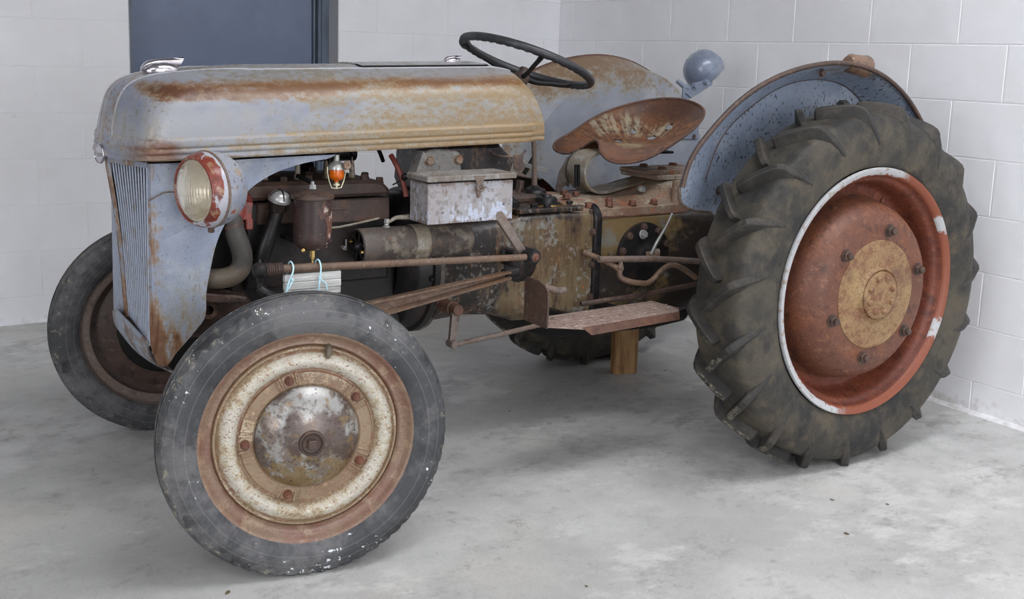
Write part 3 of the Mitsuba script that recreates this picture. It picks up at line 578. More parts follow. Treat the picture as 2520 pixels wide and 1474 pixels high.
def rear_wheel(i, sgn):
    w = name(f'{TR}__rear_wheel')[len(TR) + 2:]
    labels[f'{TR}__{w}'] = {'label': 'large rear wheel nearest the camera with rust red rim' if i == 0 else 'rear wheel on the far side under the tractor'}
    out = vec(0, -sgn, 0)
    M = frame(out, (1, 0, 0), (1.778, -0.768 * sgn, 0.5626))       # local z outwards, x rearwards; y is down for the near wheel
    up = np.sign(M[2, 1])
    yc = -0.111
    sec = [(.386, -.092), (.392, -.101), (.402, -.104), (.425, -.110), (.455, -.114), (.485, -.112), (.512, -.104), (.533, -.092), (.5425, -.078), (.546, -.05), (.548, 0)]
    sec = sec + [(r, -a) for r, a in sec[:-1][::-1]]
    carc = lathe([(r, a + yc) for r, a in sec], 160)
    def pt(wd, th, rr): return vec(rr * math.cos(th), up * rr * math.sin(th), yc + wd)
    lugs = []
    #      offset from the centre line and radius of the lug's top, angle from the shoulder, half width
    path = [(-.0225, .5680, 10.0, .0070), (-.0185, .5785, 9.6, .0098), (-.004, .5822, 8.4, .0104), (.020, .5825, 6.2, .0105), (.045, .5820, 3.9, .0106), (.066, .5795, 2.1, .0110), (.080, .5745, 0.9, .0115), (.0900, .5645, 0.0, .0120), (.0975, .5470, -0.8, .0125), (.1040, .5280, -1.6, .0122), (.1095, .5070, -2.5, .0112), (.1135, .4830, -3.5, .0095), (.1142, .4600, -4.5, .0060)]
    if True:
        for side in (1, -1):
            for k in range(19):
                th0 = math.radians(153.8 + 360 / 19 * (k + (.5 if side < 0 else 0)) + (0 if i == 0 else 4))
                C = []
                for wd, rt_, dth, hw in path:
                    q = min(1.0, max(0.0, (wd - .075) / .03))
                    C.append((pt(side * (wd - .012 * q), th0 + math.radians(dth), rt_ - .046 + .030 * q), pt(side * wd, th0 + math.radians(dth), rt_), hw))
                rows = []
                for j, (b, t_, hw) in enumerate(C):
                    j0, j1 = max(j - 1, 0), min(j + 1, len(C) - 1)
                    tg = unit(C[j1][1] - C[j0][1]); nr = unit(t_ - b); sd = unit(np.cross(tg, nr))
                    rows.append([b - sd * hw * 1.55, t_ - sd * hw - nr * .003, t_ - sd * hw * .72, t_ + sd * hw * .72, t_ + sd * hw - nr * .003, b + sd * hw * 1.55])
                rows = np.array(rows)
                g = grid(rows, False, True)
                caps = [tri(rows[e], [[0, a, a + 1] for a in range(1, 5)]) for e in (0, -1)]
                lugs.append(join(g, caps))
    lug = join(lugs)
    part(f'{w}__tire', flat_on_floor(put(carc, M)), 'm_rubber_rear', 50)
    part(f'{w}__tread_lug', flat_on_floor(put(lug, M)), 'm_lug', 22)
    labels[f'{TR}__{w}__tread_lug'] = {'label': 'worn curved rubber tread bars'}
    edge = lathe([(.3620, -.0165), (.3635, -.0105), (.3700, -.0045), (.3810, .0000), (.3850, .0000), (.3872, -.0040), (.3870, -.0100), (.382, -.018), (.378, -.03)], 160)
    part(f'{w}__rim_edge', put(edge, M), 'm_rim_edge', 40)
    rim = lathe([(.3650, -.014), (.3615, -.018), (.3590, -.026), (.3560, -.031), (.3520, -.034), (.3480, -.037), (.3440, -.042), (.3395, -.052), (.336, -.072), (.333, -.095), (.329, -.110), (.320, -.118), (.305, -.122), (.292, -.128), (.290, -.15), (.335, -.16), (.36, -.175), (.384, -.19), (.378, -.12), (.36, -.08)], 160)
    part(f'{w}__rim', put(rim, M), 'm_rust_red', 40)
    hat = lathe([(.304, -.128), (.293, -.118), (.2895, -.108), (.2880, -.092), (.2850, -.072), (.2800, -.052), (.2730, -.034), (.2640, -.018), (.2530, -.004), (.2420, .006), (.2310, .0125), (.2190, .0165), (.2150, .0172), (.19, .0180), (.1700, .0180), (.1690, .0170), (.165, .0165)], 128)
    part(f'{w}__disc', put(hat, M), 'm_rust_pink', 40)
    H = .036
    plate = lathe([(.1690, .0175), (.1680, .0200), (.1650, .0215), (.12, .0225), (.092, .0235), (.087, .027), (.083, .034), (.080, .036), (.077, .033), (.074, .029), (.0, .029)], 96)
    part(f'{w}__hub_plate', put(plate, M), 'm_rust_ochre', 40)
    cap = join(lathe([(.0745, .028), (.0745, .036), (.072, .039), (.066, .0405), (.036, .0415), (.030, .0435), (.026, .0445), (.020, .042), (0, .0415)], 64))
    part(f'{w}__axle_cap', put(cap, M), 'm_rust_ochre', 40)
    for k in range(8):
        t = math.radians(20 + 45 * k)
        dome = put(lathe([(.0105, 0), (.0100, .004), (.0075, .0075), (.004, .009), (0, .0095)], 20), M @ frame((0, 0, 1), None, (.054 * math.cos(t),   .054 * math.sin(t), .0405)))
        part(f'{w}__cap_rivet', dome, 'm_rust_ochre', 40)
    for k in range(6):
        t = math.radians(60 * k + 19)
        b = join(bolt(.0165, .012, .003), cyl((0, 0, .014), (0, 0, .026), .0105, 18, .002))
        part(f'{w}__wheel_bolt', put(b, M @ frame((0, 0, 1), (math.cos(t * 2), math.sin(t * 2), 0), (.1985 * math.cos(t), up * .1985 * math.sin(t), .017))), 'm_rust_dark', False)
        t2 = t + math.radians(30 + 8)
        part(f'{w}__rim_rivet', put(lathe([(.013, -.002), (.012, .005), (.007, .009), (0, .010)], 18), M @ frame((0, 0, 1), None, (.312 * math.cos(t2), up * .314 * math.sin(t2), -.1205))), 'm_rust_red', 40)
rear_wheel(0, 1)
rear_wheel(1, -1)
# --- hood
ss = lambda a, b, x: (lambda t: t * t * (3 - 2 * t))(np.clip((np.asarray(x, float) - a) / (b - a), 0, 1))
def hood_mesh():
    #        side half width, side z at x = .3, nose z, nose x, corner sharpness, corner length
    L = np.array([(.2385, .983, .960, -.3165, 4.5, .085), (.2415, .992, .970, -.3165, 4.5, .085), (.2450, 1.012, .992, -.315, 4.4, .085), (.2460, 1.036, 1.016, -.312, 4.2, .087), (.2455, 1.062, 1.042, -.308, 4.0, .09),
                  (.2400, 1.098, 1.079, -.301, 3.6, .10), (.2290, 1.128, 1.110, -.292, 3.2, .115), (.2120, 1.153, 1.134, -.279, 2.9, .13), (.1880, 1.1735, 1.153, -.257, 2.6, .15), (.160, 1.187, 1.1655, -.222, 2.4, .17),
                  (.130, 1.1955, 1.1740, -.170, 2.2, .18), (.095, 1.2015, 1.1795, -.11, 2.1, .18), (.060, 1.205, 1.1835, -.05, 2.0, .16), (.025, 1.2065, 1.1855, .0, 2.0, .10), (.0005, 1.207, 1.186, .03, 2.0, .01)])
    from scipy.interpolate import PchipInterpolator
    d = np.r_[0, np.cumsum(np.hypot(np.diff(L[:, 0]), np.diff(L[:, 1])))]
    t = np.r_[np.linspace(0, d[4], 46), np.linspace(d[4], d[-1], 110)[1:]]
    W, ZS, ZN, XN, PW, LC = (PchipInterpolator(d, L[:, k])(t) for k in range(1, 1 + 5)) if False else [PchipInterpolator(d, L[:, k])(t) for k in range(6)]
    xr_top = PchipInterpolator([.96, .985, 1.05, 1.10, 1.14, 1.17, 1.19, 1.21, 1.25], [.907, .910, .903, .890, .874, .858, .846, .842, .842])
    rows = []
    na, nb = 110, 110
    for w, zs, zn, xn, pw, lc in zip(W, ZS, ZN, XN, PW, LC):
        # quarter of a superellipse from the nose centre to the side
        th = np.linspace(0, np.pi / 2, 1500)
        yy = w * np.sin(th) ** (2 / pw); xx = 1 - np.cos(th) ** (2 / pw)
        x1 = xn + .030 * (yy / max(w, 1e-6)) * ss(.03, .2, w) + lc * xx          # the nose is a blunt V
        al = np.r_[0, np.cumsum(np.hypot(np.diff(x1), np.diff(yy)))]; q = np.linspace(0, al[-1], na)
        x1, yy = np.interp(q, al, x1), np.interp(q, al, yy)
        zc = zn + (zs + .03 * (x1[-1] - .3) - zn) * (yy / max(w, 1e-6)) ** 2
        xe = xr_top(zs + .018)
        u = np.linspace(0, 1, nb)[1:]
        x2 = x1[-1] + (xe - x1[-1]) * u
        z2 = zs + .03 * (x2 - .3)
        x = np.r_[x1, x2]; y = np.r_[yy, np.full(nb - 1, w)]; z = np.r_[zc, z2]
        # the rear end draws in and the roof drops a little
        y = y - .012 * ss(.80, .93, x) * (y / .245) ; z = z - 1.6 * np.maximum(0, x - .76) ** 2 * ss(1.0, 1.2, zs)
        rows.append(np.c_[np.r_[x[::-1], x[1:]], np.r_[-y[::-1], y[1:]], np.r_[z[::-1], z[1:]]])
    P = np.array(rows)
    du, dv = np.gradient(P, axis=0), np.gradient(P, axis=1)
    N = np.cross(du, dv); N /= np.linalg.norm(N, axis=-1, keepdims=True) + 1e-12
    mid = P - [0.3, 0, 1.0]; flip = np.sign((N * mid).sum(-1).mean()); N *= flip
    x, y, z = P[..., 0], P[..., 1], P[..., 2]
    h = z - (.983 + .03 * (x - .3))
    end = 1 - ss(.845, .875, x)
    side = ss(.15, .2, np.abs(y)) + ss(-.2, -.24, x) * 0
    off = .0045 * (1 - ss(.046, .052, h)) * np.where(x > -.28, 1, 1) * end
    off += -.0035 * np.exp(-((h - .026) / .0035) ** 2) * end - .002 * np.exp(-((h - .012) / .003) ** 2)
    off += .003 * (1 - ss(.004, .009, h))
    off *= ss(.055, .085, np.abs(y))
    yc = .072 + .058 * ss(-.29, .06, x)
    off = np.where(h > .056, .0040 * np.exp(-((np.abs(y) - yc) / .0045) ** 2) * ss(.056, .07, h), off)
    P = P + N * off[..., None]
    return P, flip
P, flip = hood_mesh()
hood = sheet(P[:, ::-1] if flip < 0 else P, .004)
part('hood', hood, 'm_hood', 32)
part('hood__dash_panel', hull([[.82, y, z] for y, z in ((-.225, 1.0), (.225, 1.0), (-.23, 1.05), (.23, 1.05), (-.2, 1.14), (.2, 1.14), (-.12, 1.18), (.12, 1.18))] + [[.83, y, z] for y, z in ((-.225, 1.0), (.225, 1.0), (-.2, 1.14), (.2, 1.14))]), 'm_black_paint', False)
# lid over the tank, on the roof
lx = np.linspace(.365, .775, 30); ly = np.linspace(-.112, .112, 15)
zt = lambda x, y: np.interp(np.abs(y), [0, .06, .095, .13], [1.2068, 1.205, 1.2015, 1.1955]) + .03 * (x - .3) - 1.6 * np.maximum(0, x - .76) ** 2
X, Y = np.meshgrid(lx, ly, indexing='ij')
Pl = np.stack([X, Y, zt(X, Y) + .0045], -1)
part('hood__tank_lid', sheet(Pl, .004), 'm_hood', 30)
lid_edge = [(x, -.1135, float(zt(x, np.array(.1135))) + .0035) for x in lx]
part('hood__tank_lid_seam', tube([(lx[0], -.075, float(zt(lx[0], np.array(.075))) + .003)] + lid_edge + [(lx[-1], -.09, float(zt(lx[-1], np.array(.09))) + .003)], .0022, 8), 'm_black_iron', 40)  # dark strip standing in for the shaded gap along the lid
# chrome caps shaped like a swept drop
def swept_cap(o, s, tilt):
    fin = []
    top = np.array([(-.055, .000), (-.053, .012), (-.046, .022), (-.034, .029), (-.015, .0325), (.01, .034), (.035, .0345), (.066, .0345)])
    bot = np.array([(-.052, .000), (-.048, .008), (-.040, .012), (-.030, .015), (-.010, .0165), (.012, .0155), (.034, .010), (.052, .012)])
    rows = []
    for (tx, tz), (bx, bz), hw in zip(top, bot, (.004, .011, .015, .017, .018, .017, .0135, .004)):
        rows.append([(bx, -hw * .8, bz), (.3 * bx + .7 * tx, -hw, .35 * bz + .65 * tz), (tx, -hw * .35, tz), (tx, hw * .35, tz), (.3 * bx + .7 * tx, hw, .35 * bz + .65 * tz), (bx, hw * .8, bz)])
    fin = grid(np.array([spline(r, 24, True) for r in rows]), False, True)
    e = [trimesh.creation.icosphere(3)]
    dome = e[0]; dome.vertices = dome.vertices * [.051, .030, .0285]; dome.vertices[:, 2] = np.maximum(dome.vertices[:, 2], -.004)
    m = join(fin, dome); m.apply_scale(s); m.apply_transform(trimesh.transformations.rotation_matrix(tilt, [0, 1, 0])); m.apply_translation(o); return m
part('radiator_cap', swept_cap((-.158, 0, 1.1775), .95, -.05), 'm_chrome', 50, 'swept chrome cap on the nose')
part('fuel_cap', swept_cap((.718, 0, 1.2235), .50, -.03), 'm_chrome', 50, 'small chrome cap on the tank lid')
# oval badge on the nose
ov = sg.Point(0, 0).buffer(1, 24)
bd = lathe([(1.0, 0), (1.0, .10), (.96, .16), (.88, .17), (.84, .12), (0, .12)], 48); bd.vertices *= [.021, .026, .03]
MB = frame((-.97, -.24, 0), (0, 0, 1), (-.3185, -.004, .964))
MB[:3, :3] = np.stack([np.cross(vec(0, 0, 1), unit((-.97, -.24, 0))) * 1, vec(0, 0, 1), unit((-.97, -.24, 0))], 1)
bd2 = bd.copy(); bd2.vertices[:, [0, 1]] *= [1.22, .96]
part('badge', put(bd2, MB), 'm_chrome', 40, 'oval chrome nose badge with script')
tx = meshkit.text_mesh('Ford', .013, .0014, True); tx.apply_translation([-tx.bounds[:, 0].mean(), -tx.bounds[:, 1].mean(), .0034])
sh = np.eye(4); sh[0, 1] = .25; tx.apply_transform(sh)
part('badge__script', put(tx, MB), 'm_steel', False)

# --- shroud, grille
cx = lambda z: np.interp(z, [.40, .54, .65, .76, .85, .93, .96], [-.252, -.264, -.270, -.2775, -.288, -.300, -.303])
gk = .186
kx = lambda z: np.interp(z, [.40, .54, .96], [-.250, -.251, -.247])
for s in (-1, 1):
    outline = [(-.243, .955), (-.245, .75), (-.247, .55), (-.243, .47), (-.232, .437), (-.212, .432), (-.196, .452), (-.175, .481), (-.15, .512), (-.135, .532), (-.121, .551), (-.115, .606), (-.103, .685), (-.087, .747), (-.054, .814), (-.011, .870), (.044, .910), (.122, .941), (.20, .957), (.232, .965), (.240, .9705)]
    low = spline(outline[4:], 60); pts = outline[:4] + [tuple(p) for p in low]
    m = prism(pts, -.002, .002, 'y')
    m = m.subdivide().subdivide()
    v = m.vertices
    v[:, 1] += s * (.208 + .010 * np.exp(-((v[:, 0] + .12) / .09) ** 2) * ss(.4, .7, v[:, 2]) - .022 * ss(.56, .42, v[:, 2]) - .012 * ss(-.215, -.245, v[:, 0]) + .012 * ss(.05, .24, v[:, 0]))
    part('side_panel', m, 'm_shroud', 25)
    # corner pillar between the panel and the grille
    zz = np.linspace(.955, .47, 26)
    rows = []
    for z in zz:
        a = np.linspace(0, np.pi / 2, 9); tp = .022 * ss(.56, .42, z)
        rows.append([(kx(z) + .004 + .014 * (1 - np.cos(b)), s * (.186 + .013 * np.sin(b) - tp * np.sin(b)), z) for b in a])
    Pp = np.array(rows); part('side_panel__corner', sheet(Pp if s > 0 else Pp[:, ::-1], .004), 'm_shroud', 40)
part('grille', join(*[prism([(s * .012, .957), (s * gk, .957), (s * gk, .945), (s * .012, .945)], 0, .008, 'x') for s in (-1, 1)]), 'm_grille', False)
def on_grille(s, z, o=0.0):
    c = abs(s); x = cx(z) + (kx(z) - cx(z)) * c
    return np.stack([x - o, s / 1.0 * gk + 0 * z, z], -1)
del scene[f'{TR}__grille']; taken.discard(f'{TR}__grille')
rows = []
zt_ = np.array([.958, .944])
mm = []
for s in (-1, 1):
    t = np.linspace(.06, 1, 12)
    Pg = np.array([on_grille(s * q, zt_, .001) for q in t]); mm.append(sheet(Pg if s < 0 else Pg[:, ::-1], .006))
part('grille', join(mm), 'm_shroud', 30)
nb = 13
for s in (-1, 1):
    for k in range(nb):
        q = .155 + (.985 - .155) * k / (nb - 1)
        zz = np.linspace(.946, .545 - .055 * q, 14)
        c = on_grille(s * q, zz); hw = .0033
        tdir = unit(vec(kx(.7) - cx(.7), s * gk, 0)); nrm = unit(vec(-tdir[1] * s, tdir[0] * s, 0))
        if nrm[0] > 0: nrm = -nrm
        prof = [(-hw * .9, -.0015), (-hw, .0005), (-hw * .5, .002), (hw * .5, .002), (hw, .0005), (hw * .9, -.0015)]
        Pb = np.array([[p + tdir * a + nrm * b for a, b in prof] for p in c])
        gb = grid(Pb, False, True)
        part('grille__bar', gb, 'm_grille', 30)
# slotted strip down the middle
strip = sg.Polygon([(-.016, .957), (.016, .957), (.018, .53), (-.018, .53)])
for z0, z1 in ((.80, .905), (.60, .76)):
    strip = strip.difference(sg.Polygon([(-.004, z0), (.004, z0), (.004, z1), (-.004, z1)]).buffer(.001))
ms = trimesh.creation.extrude_polygon(strip, .008, engine='earcut').subdivide().subdivide()
v = ms.vertices; ms.vertices = np.c_[cx(v[:, 1]) - .005 + v[:, 2] * .5 + np.abs(v[:, 0]) * .25, v[:, 0], v[:, 1]]
part('grille__centre_strip', ms, 'm_shroud', 30)
# chin below the grille
cp = spline([(-.284, .548), (-.272, .490), (-.238, .432), (-.190, .392), (-.150, .372)], 16)
sp = spline([(-.252, .500), (-.250, .470), (-.238, .446), (-.215, .425), (-.185, .408)], 16)
rows = []
for c, q in zip(cp, sp):
    y = np.linspace(-1, 1, 41)
    wq = .186 - .022 * np.clip((.5 - q[1]) / .08, 0, 1)
    b = np.abs(y) ** 1.25
    rows.append(np.c_[c[0] + (q[0] - c[0]) * b, y * wq, c[1] + (q[1] - c[1]) * b])
part('chin', sheet(np.array(rows), .004), 'm_chin', 40)
part('chin__crease', tube([(p[0] - .001, 0, p[1]) for p in cp], .0022, 8), 'm_shroud', 40)
# radiator behind the grille, with fan and belt
part('radiator', rbox(.05, .36, .46, .006, (-.165, 0, .73)), 'm_black_iron', False)
fan = [cyl((-.115, 0, .76), (-.09, 0, .76), .03, 24)]
for k in range(4):
    fan.append(put(rbox(.16, .06, .003, .001), frame((math.cos(.5), 0, math.sin(.5)), None) if False else trimesh.transformations.concatenate_matrices(trimesh.transformations.translation_matrix([-.105, 0, .76]), trimesh.transformations.rotation_matrix(math.radians(45 + 90 * k), [1, 0, 0]), trimesh.transformations.translation_matrix([0, .1, 0]), trimesh.transformations.rotation_matrix(math.pi / 2, [0, 0, 1]), trimesh.transformations.rotation_matrix(.5, [1, 0, 0]))))
part('fan', join(fan), 'm_black_paint', False)
part('fan_belt', join(rbox(.012, .006, .26, .001, (-.075, -.075, .70)), rbox(.012, .006, .26, .001, (-.075, .075, .70)), cyl((-.082, 0, .56), (-.066, 0, .56), .078, 32), cyl((-.082, 0, .83), (-.066, 0, .83), .05, 32)), 'm_starter', False)
# wire across the panel to the headlamp
part('headlamp_wire', tube([(-.250, -.205, .866), (-.235, -.2165, .876), (-.215, -.219, .886), (-.195, -.222, .887), (-.17, -.245, .894), (-.15, -.30, .905)], .0022, 8, 30), 'm_rust_bare', 40)

# --- headlamp
def lamp(pathname, centre, axis, R, depth, mats, up=(0, 0, 1)):
    M = frame(axis, up, centre)
    body = lathe([(R * .985, -.034), (R * 1.015, -.038), (R * 1.005, -.044), (R * .985, -.058), (R * .94, -depth * .58), (R * .86, -depth * .70), (R * .74, -depth * .81), (R * .58, -depth * .90), (R * .38, -depth * .965), (R * .18, -depth * .995), (0, -depth)], 72)
    part(pathname, put(body, M), mats[0], 40)
    bez = lathe([(R * .80, -.001), (R * .83, .004), (R * .865, .0035), (R * .885, .000), (R * .935, -.006), (R * .975, -.016), (R * .995, -.028), (R * .995, -.033), (R * .96, -.034), (R * .8, -.006)], 72)
    part(f'{pathname}__bezel', put(bez, M), mats[3], 40)
    ringm = lathe([(R * .99, -.032), (R * 1.022, -.0335), (R * 1.028, -.036), (R * 1.022, -.0385), (R * .99, -.040)], 72)
    part(f'{pathname}__rim_bead', put(ringm, M), 'm_rust_bare' if mats[3] == 'm_lamp_band' else mats[3], 40)
    refl = lathe([(R * .82, -.004), (R * .7, -.03), (R * .5, -.05), (R * .25, -.062), (0, -.066)], 48)
    part(f'{pathname}__reflector', put(refl, M), mats[1], 40)
    g = np.linspace(-1, 1, 81); X, Y = np.meshgrid(g, g, indexing='ij')
    # fluted lens: vertical ribs on a shallow dome
    t = np.linspace(0, 2 * np.pi, 241)[:-1]; rr = np.linspace(0, 1, 60)
    A, B = np.meshgrid(rr, t, indexing='ij'); lx, ly = A * np.sin(B) * R * .83, A * np.cos(B) * R * .83
    zl = .001 + .014 * (1 - A ** 2)
    row = .0010 * np.abs(np.sin(lx / R * 30)) - .0006 * np.exp(-((((ly / R * 1.9 + 8.75) % 1) - .5) / .05) ** 2)
    front = np.stack([ly, lx, zl + row], -1); back = np.stack([ly, lx, zl - .003], -1)
    lens = grid(np.concatenate([front, back[::-1]]), False, True)
    part(f'{pathname}__lens', put(lens, M), mats[2], True, 'fluted glass lens')
    return M
lamp('headlamp', (-.184, -.358, .905), (-.955, -.296, -.02), .092, .128, ('m_lamp', 'm_reflector', 'm_lens', 'm_lamp_band'))
part('headlamp__stud', join(cyl((-.14, -.345, .80), (-.14, -.345, .825), .008, 12), rod((-.13, -.35, .83), (-.1, -.2, .80), .012)), 'm_rust_dark', 30)
# --- engine
blk = prism([(.02, .60), (.02, .838), (.445, .838), (.445, .60)], -.135, .135, 'y', .006)
part('engine_block', join(blk, prism([(.0, .40), (-.02, .44), (-.02, .64), (.50, .64), (.50, .42), (.44, .39)], -.115, .115, 'y', .008), prism([(-.08, .66), (-.06, .80), (.03, .80), (.03, .62)], -.09, .09, 'y', .006)), 'm_engine', 30)
part('engine_block__water_jacket', prism([(.05, .778), (.05, .836), (.442, .836), (.444, .800), (.444, .775), (.36, .768)], -.1415, -.12, 'y', .004), 'm_head', 30)
part('engine_block__plate', rbox(.07, .004, .028, .001, (.272, -.1425, .822)), 'm_head', False)
hd = prism([(.00, .842), (.00, .880), (.03, .892), (.40, .888), (.425, .878), (.442, .862), (.447, .842)], -.142, .142, 'y', .010)
part('cylinder_head', hd, 'm_head', 30)
bolts('cylinder_head__bolt', [(x, y, z) for x, y, z in ((.06, -.125, .889), (.13, -.125, .889), (.205, -.118, .889), (.30, -.128, .888), (.37, -.125, .888), (.425, -.11, .876), (.10, -.05, .891), (.33, -.04, .889), (.41, -.045, .884), (.425, -.01, .876), (.24, -.04, .890), (.17, .04, .891), (.38, .06, .886), (.30, .08, .889))], (0, 0, 1), .0105, .014)
for x, y in ((.095, -.075), (.19, -.075), (.275, -.075), (.355, -.075)):
    part('spark_plug', join(cyl((x, y, .888), (x, y, .902), .010, 6, .001), lathe_at := at(lathe([(.0075, 0), (.0075, .012), (.006, .03), (.005, .036), (.002, .038), (.002, .046), (0, .046)], 16), x, y, .902)), 'm_lift', 30, 'spark plug')
part('water_outlet', join(tube([(-.035, -.185, .80), (-.022, -.18, .825), (-.005, -.15, .84), (.02, -.13, .845)], .026, 18, 16), prism([(-.012, .80), (.018, .80), (.022, .845), (-.006, .85)], -.19, -.165, 'y', .003), rbox(.02, .03, .03, .003, (.01, -.18, .79))), 'm_red', 35, 'red painted water outlet')
part('radiator_hose', tube([(-.035, -.188, .812), (-.034, -.195, .785), (-.022, -.2, .745), (-.012, -.2, .705), (-.020, -.2, .672), (-.046, -.196, .655), (-.085, -.182, .650), (-.135, -.165, .650)], .0265, 22, 60), 'm_hose', 40)
part('radiator_hose__clamp', tube([(-.033, -.196, .783), (-.036, -.194, .793)], .0285, 20), 'm_rust_dark', 40)
# oil filler pipe with its cap
part('oil_filler', tube([(.086, -.20, .836), (.074, -.195, .79), (.052, -.185, .72), (.036, -.17, .665)], [.019, .0195, .023, .024], 20, 20), 'm_engine', 40)
MC = frame((.12, -.28, .95), (1, 0, 0), (.086, -.205, .846))
part('oil_filler__cap', put(lathe([(.0, .0), (.024, .0), (.0295, .004), (.0305, .010), (.030, .013), (.0275, .017), (.0235, .0235), (.017, .029), (.008, .0325), (0, .033)], 40), MC), 'm_steel', 40, 'polished filler cap')
part('oil_filler__cap_rim', put(join(lathe([(.024, -.022), (.026, -.004), (.0285, .001), (.0295, .004)], 32), tube([(-.028, 0, .014), (-.02, 0, .028), (0, 0, .0345), (.02, 0, .028), (.028, 0, .014)], .0018, 8, 20), tube([(0, -.028, .014), (0, -.02, .028), (0, 0, .0345), (0, .02, .028), (0, .028, .014)], .0018, 8, 20)), MC), 'm_engine', 40)
# oil filter canister
F = (.162, -.25)
part('oil_filter', at(lathe([(0, .722), (.020, .722), (.030, .724), (.040, .730), (.0475, .738), (.050, .746), (.0505, .755), (.0505, .858), (.0535, .859), (.0535, .861)], 56), *F), 'm_filter', 40, 'dark brown oil filter canister')
part('oil_filter__lid', at(lathe([(.0535, .858), (.0565, .860), (.057, .864), (.0565, .868), (.050, .871), (.030, .879), (.016, .884), (.012, .885), (0, .885)], 56), *F), 'm_rust_dark', 40)
part('oil_filter__bolt', put(join(bolt(.0095, .010), cyl((0, 0, .01), (0, 0, .02), .005, 12)), frame((0, 0, 1), (1, .3, 0), (*F, .884))), 'm_steel', False)
part('oil_filter__drain_plug', at(join(cyl((0, 0, .70), (0, 0, .722), .008, 6, .001), cyl((0, 0, .676), (0, 0, .70), .004, 12), cyl((0, 0, .694), (0, 0, .702), .006, 12)), *F), 'm_brass', 30, 'brass drain fitting')
part('oil_filter__fitting', cyl((.12, -.285, .728), (.133, -.272, .728), .006, 12), 'm_brass', 30)
part('oil_filter__bracket', rbox(.10, .10, .012, .002, (.165, -.19, .745)), 'm_engine', False)
for a_, b_ in (((.165, -.24, .90), (.17, -.13, .905)), ((.20, -.2, .80), (.20, -.12, .80))): part('oil_filter__pipe', rod(a_, b_, .0065), 'm_engine', 30)
# fuel sediment bowl under the hood
B = (.252, -.20)
part('fuel_filter', at(lathe([(0, .968), (.008, .968), (.008, .952), (.011, .949), (.018, .944), (.0215, .938), (.0225, .933), (.0225, .928), (0, .928)], 36), *B), 'm_plate', 35, 'fuel filter head of bright metal')
part('fuel_filter__bowl', at(lathe([(.0195, .928), (.020, .922), (.0205, .912), (.0185, .905), (.014, .900), (.0065, .898), (.006, .893), (0, .893)], 36), *B), 'm_amber', 40, 'amber glass bowl')
part('fuel_filter__bail', tube([(B[0] - .0265, B[1], .936), (B[0] - .0265, B[1], .920), (B[0] - .021, B[1], .895), (B[0] - .014, B[1], .878), (B[0], B[1], .876), (B[0] + .014, B[1], .878), (B[0] + .021, B[1], .895), (B[0] + .0265, B[1], .920), (B[0] + .0265, B[1], .936)], .0018, 8), 'm_bail', 40, 'wire bail')
part('fuel_filter__thumb_nut', at(join(lathe([(0, .876), (.003, .876), (.003, .884), (.009, .8845), (.009, .889), (.004, .890), (.006, .896), (0, .896)], 24)), *B), 'm_bail', 30)
part('fuel_filter__valve_knob', put(lathe([(.0105, 0), (.0115, .002), (.0115, .007), (.010, .009), (.003, .009), (.003, .0075), (0, .0075)], 28), frame((.1, -1, .05), None, (.270, -.222, .941))), 'm_lift', 30)
# dark pipes seen through the gap above the head
part('exhaust_manifold', join(tube([(.02, .17, .925), (.2, .17, .935), (.47, .16, .938)], .026, 16, 20), cyl((.12, .12, .90), (.12, .17, .93), .022, 16), cyl((.30, .12, .90), (.30, .17, .93), .022, 16)), 'm_black_paint', 40)
for pts_, r_ in (([(.095, -.075, .946), (.09, -.04, .965), (.05, .05, .96)], .0035), ([(.355, -.075, .946), (.36, -.04, .968), (.34, .05, .96)], .0035), ([(.30, -.02, .88), (.31, -.02, .94), (.32, 0, .98)], .009), ([(.44, -.05, .985), (.455, -.05, .955), (.47, -.04, .93)], .006)): part('ignition_wire', tube(pts_, r_, 10, 14), 'm_black_iron', 40)
part('red_cable', tube([(.455, -.12, .955), (.462, -.14, .93), (.475, -.16, .88), (.48, -.17, .84)], .0075, 12, 20), 'm_red', 40)
part('throttle_link', join(tube([(.452, -.14, .872), (.50, -.17, .905)], .0022, 8), tube([(.49, -.17, .898), (.478, -.17, .906), (.468, -.17, .902), (.466, -.17, .893), (.475, -.17, .889), (.482, -.17, .894)], .0025, 8, 24)), 'm_black_iron', 40)
part('fuel_line', tube([(.23, -.165, .762), (.275, -.168, .764), (.33, -.17, .772), (.395, -.172, .783)], .0032, 8), 'm_spring', 40)
part('oil_level_tap', join(cyl((.30, -.12, .70), (.30, -.155, .70), .006, 10), rod((.303, -.152, .695), (.303, -.152, .725), .003)), 'm_steel', 30)
# starter with its slotted end plate
sx, sy, sz = .31, -.212, .713
part('starter_motor', join(put(lathe([(.047, 0), (.0505, .002), (.0515, .006), (.0505, .010), (.0505, .165), (.048, .168)], 56), frame((1, 0, .012), (0, 0, 1), (sx, sy, sz)))), 'm_starter', 40, 'cylindrical starter motor')
part('starter_motor__band', put(lathe([(.048, .160), (.0518, .163), (.0518, .205), (.049, .208)], 56), frame((1, 0, .012), (0, 0, 1), (sx, sy, sz))), 'm_spring', 40)
part('starter_motor__drive_housing', put(lathe([(.049, .205), (.047, .215), (.047, .30), (.046, .335), (.040, .352), (.026, .362), (0, .366)], 48), frame((1, 0, .012), (0, 0, 1), (sx, sy, sz))), 'm_starter', 40)
ep = [lathe([(.047, .004), (.044, -.001), (.040, .001), (.039, .004)], 40), lathe([(0, -.010), (.008, -.010), (.012, -.005), (.016, .002), (.018, .006)], 28)]
for k in range(6):
    t = k * math.pi / 3 + .3
    ep.append(put(rbox(.030, .008, .006, .002), frame((0, 0, 1), (math.cos(t), math.sin(t), 0), (.028 * math.cos(t), .028 * math.sin(t), .002))))
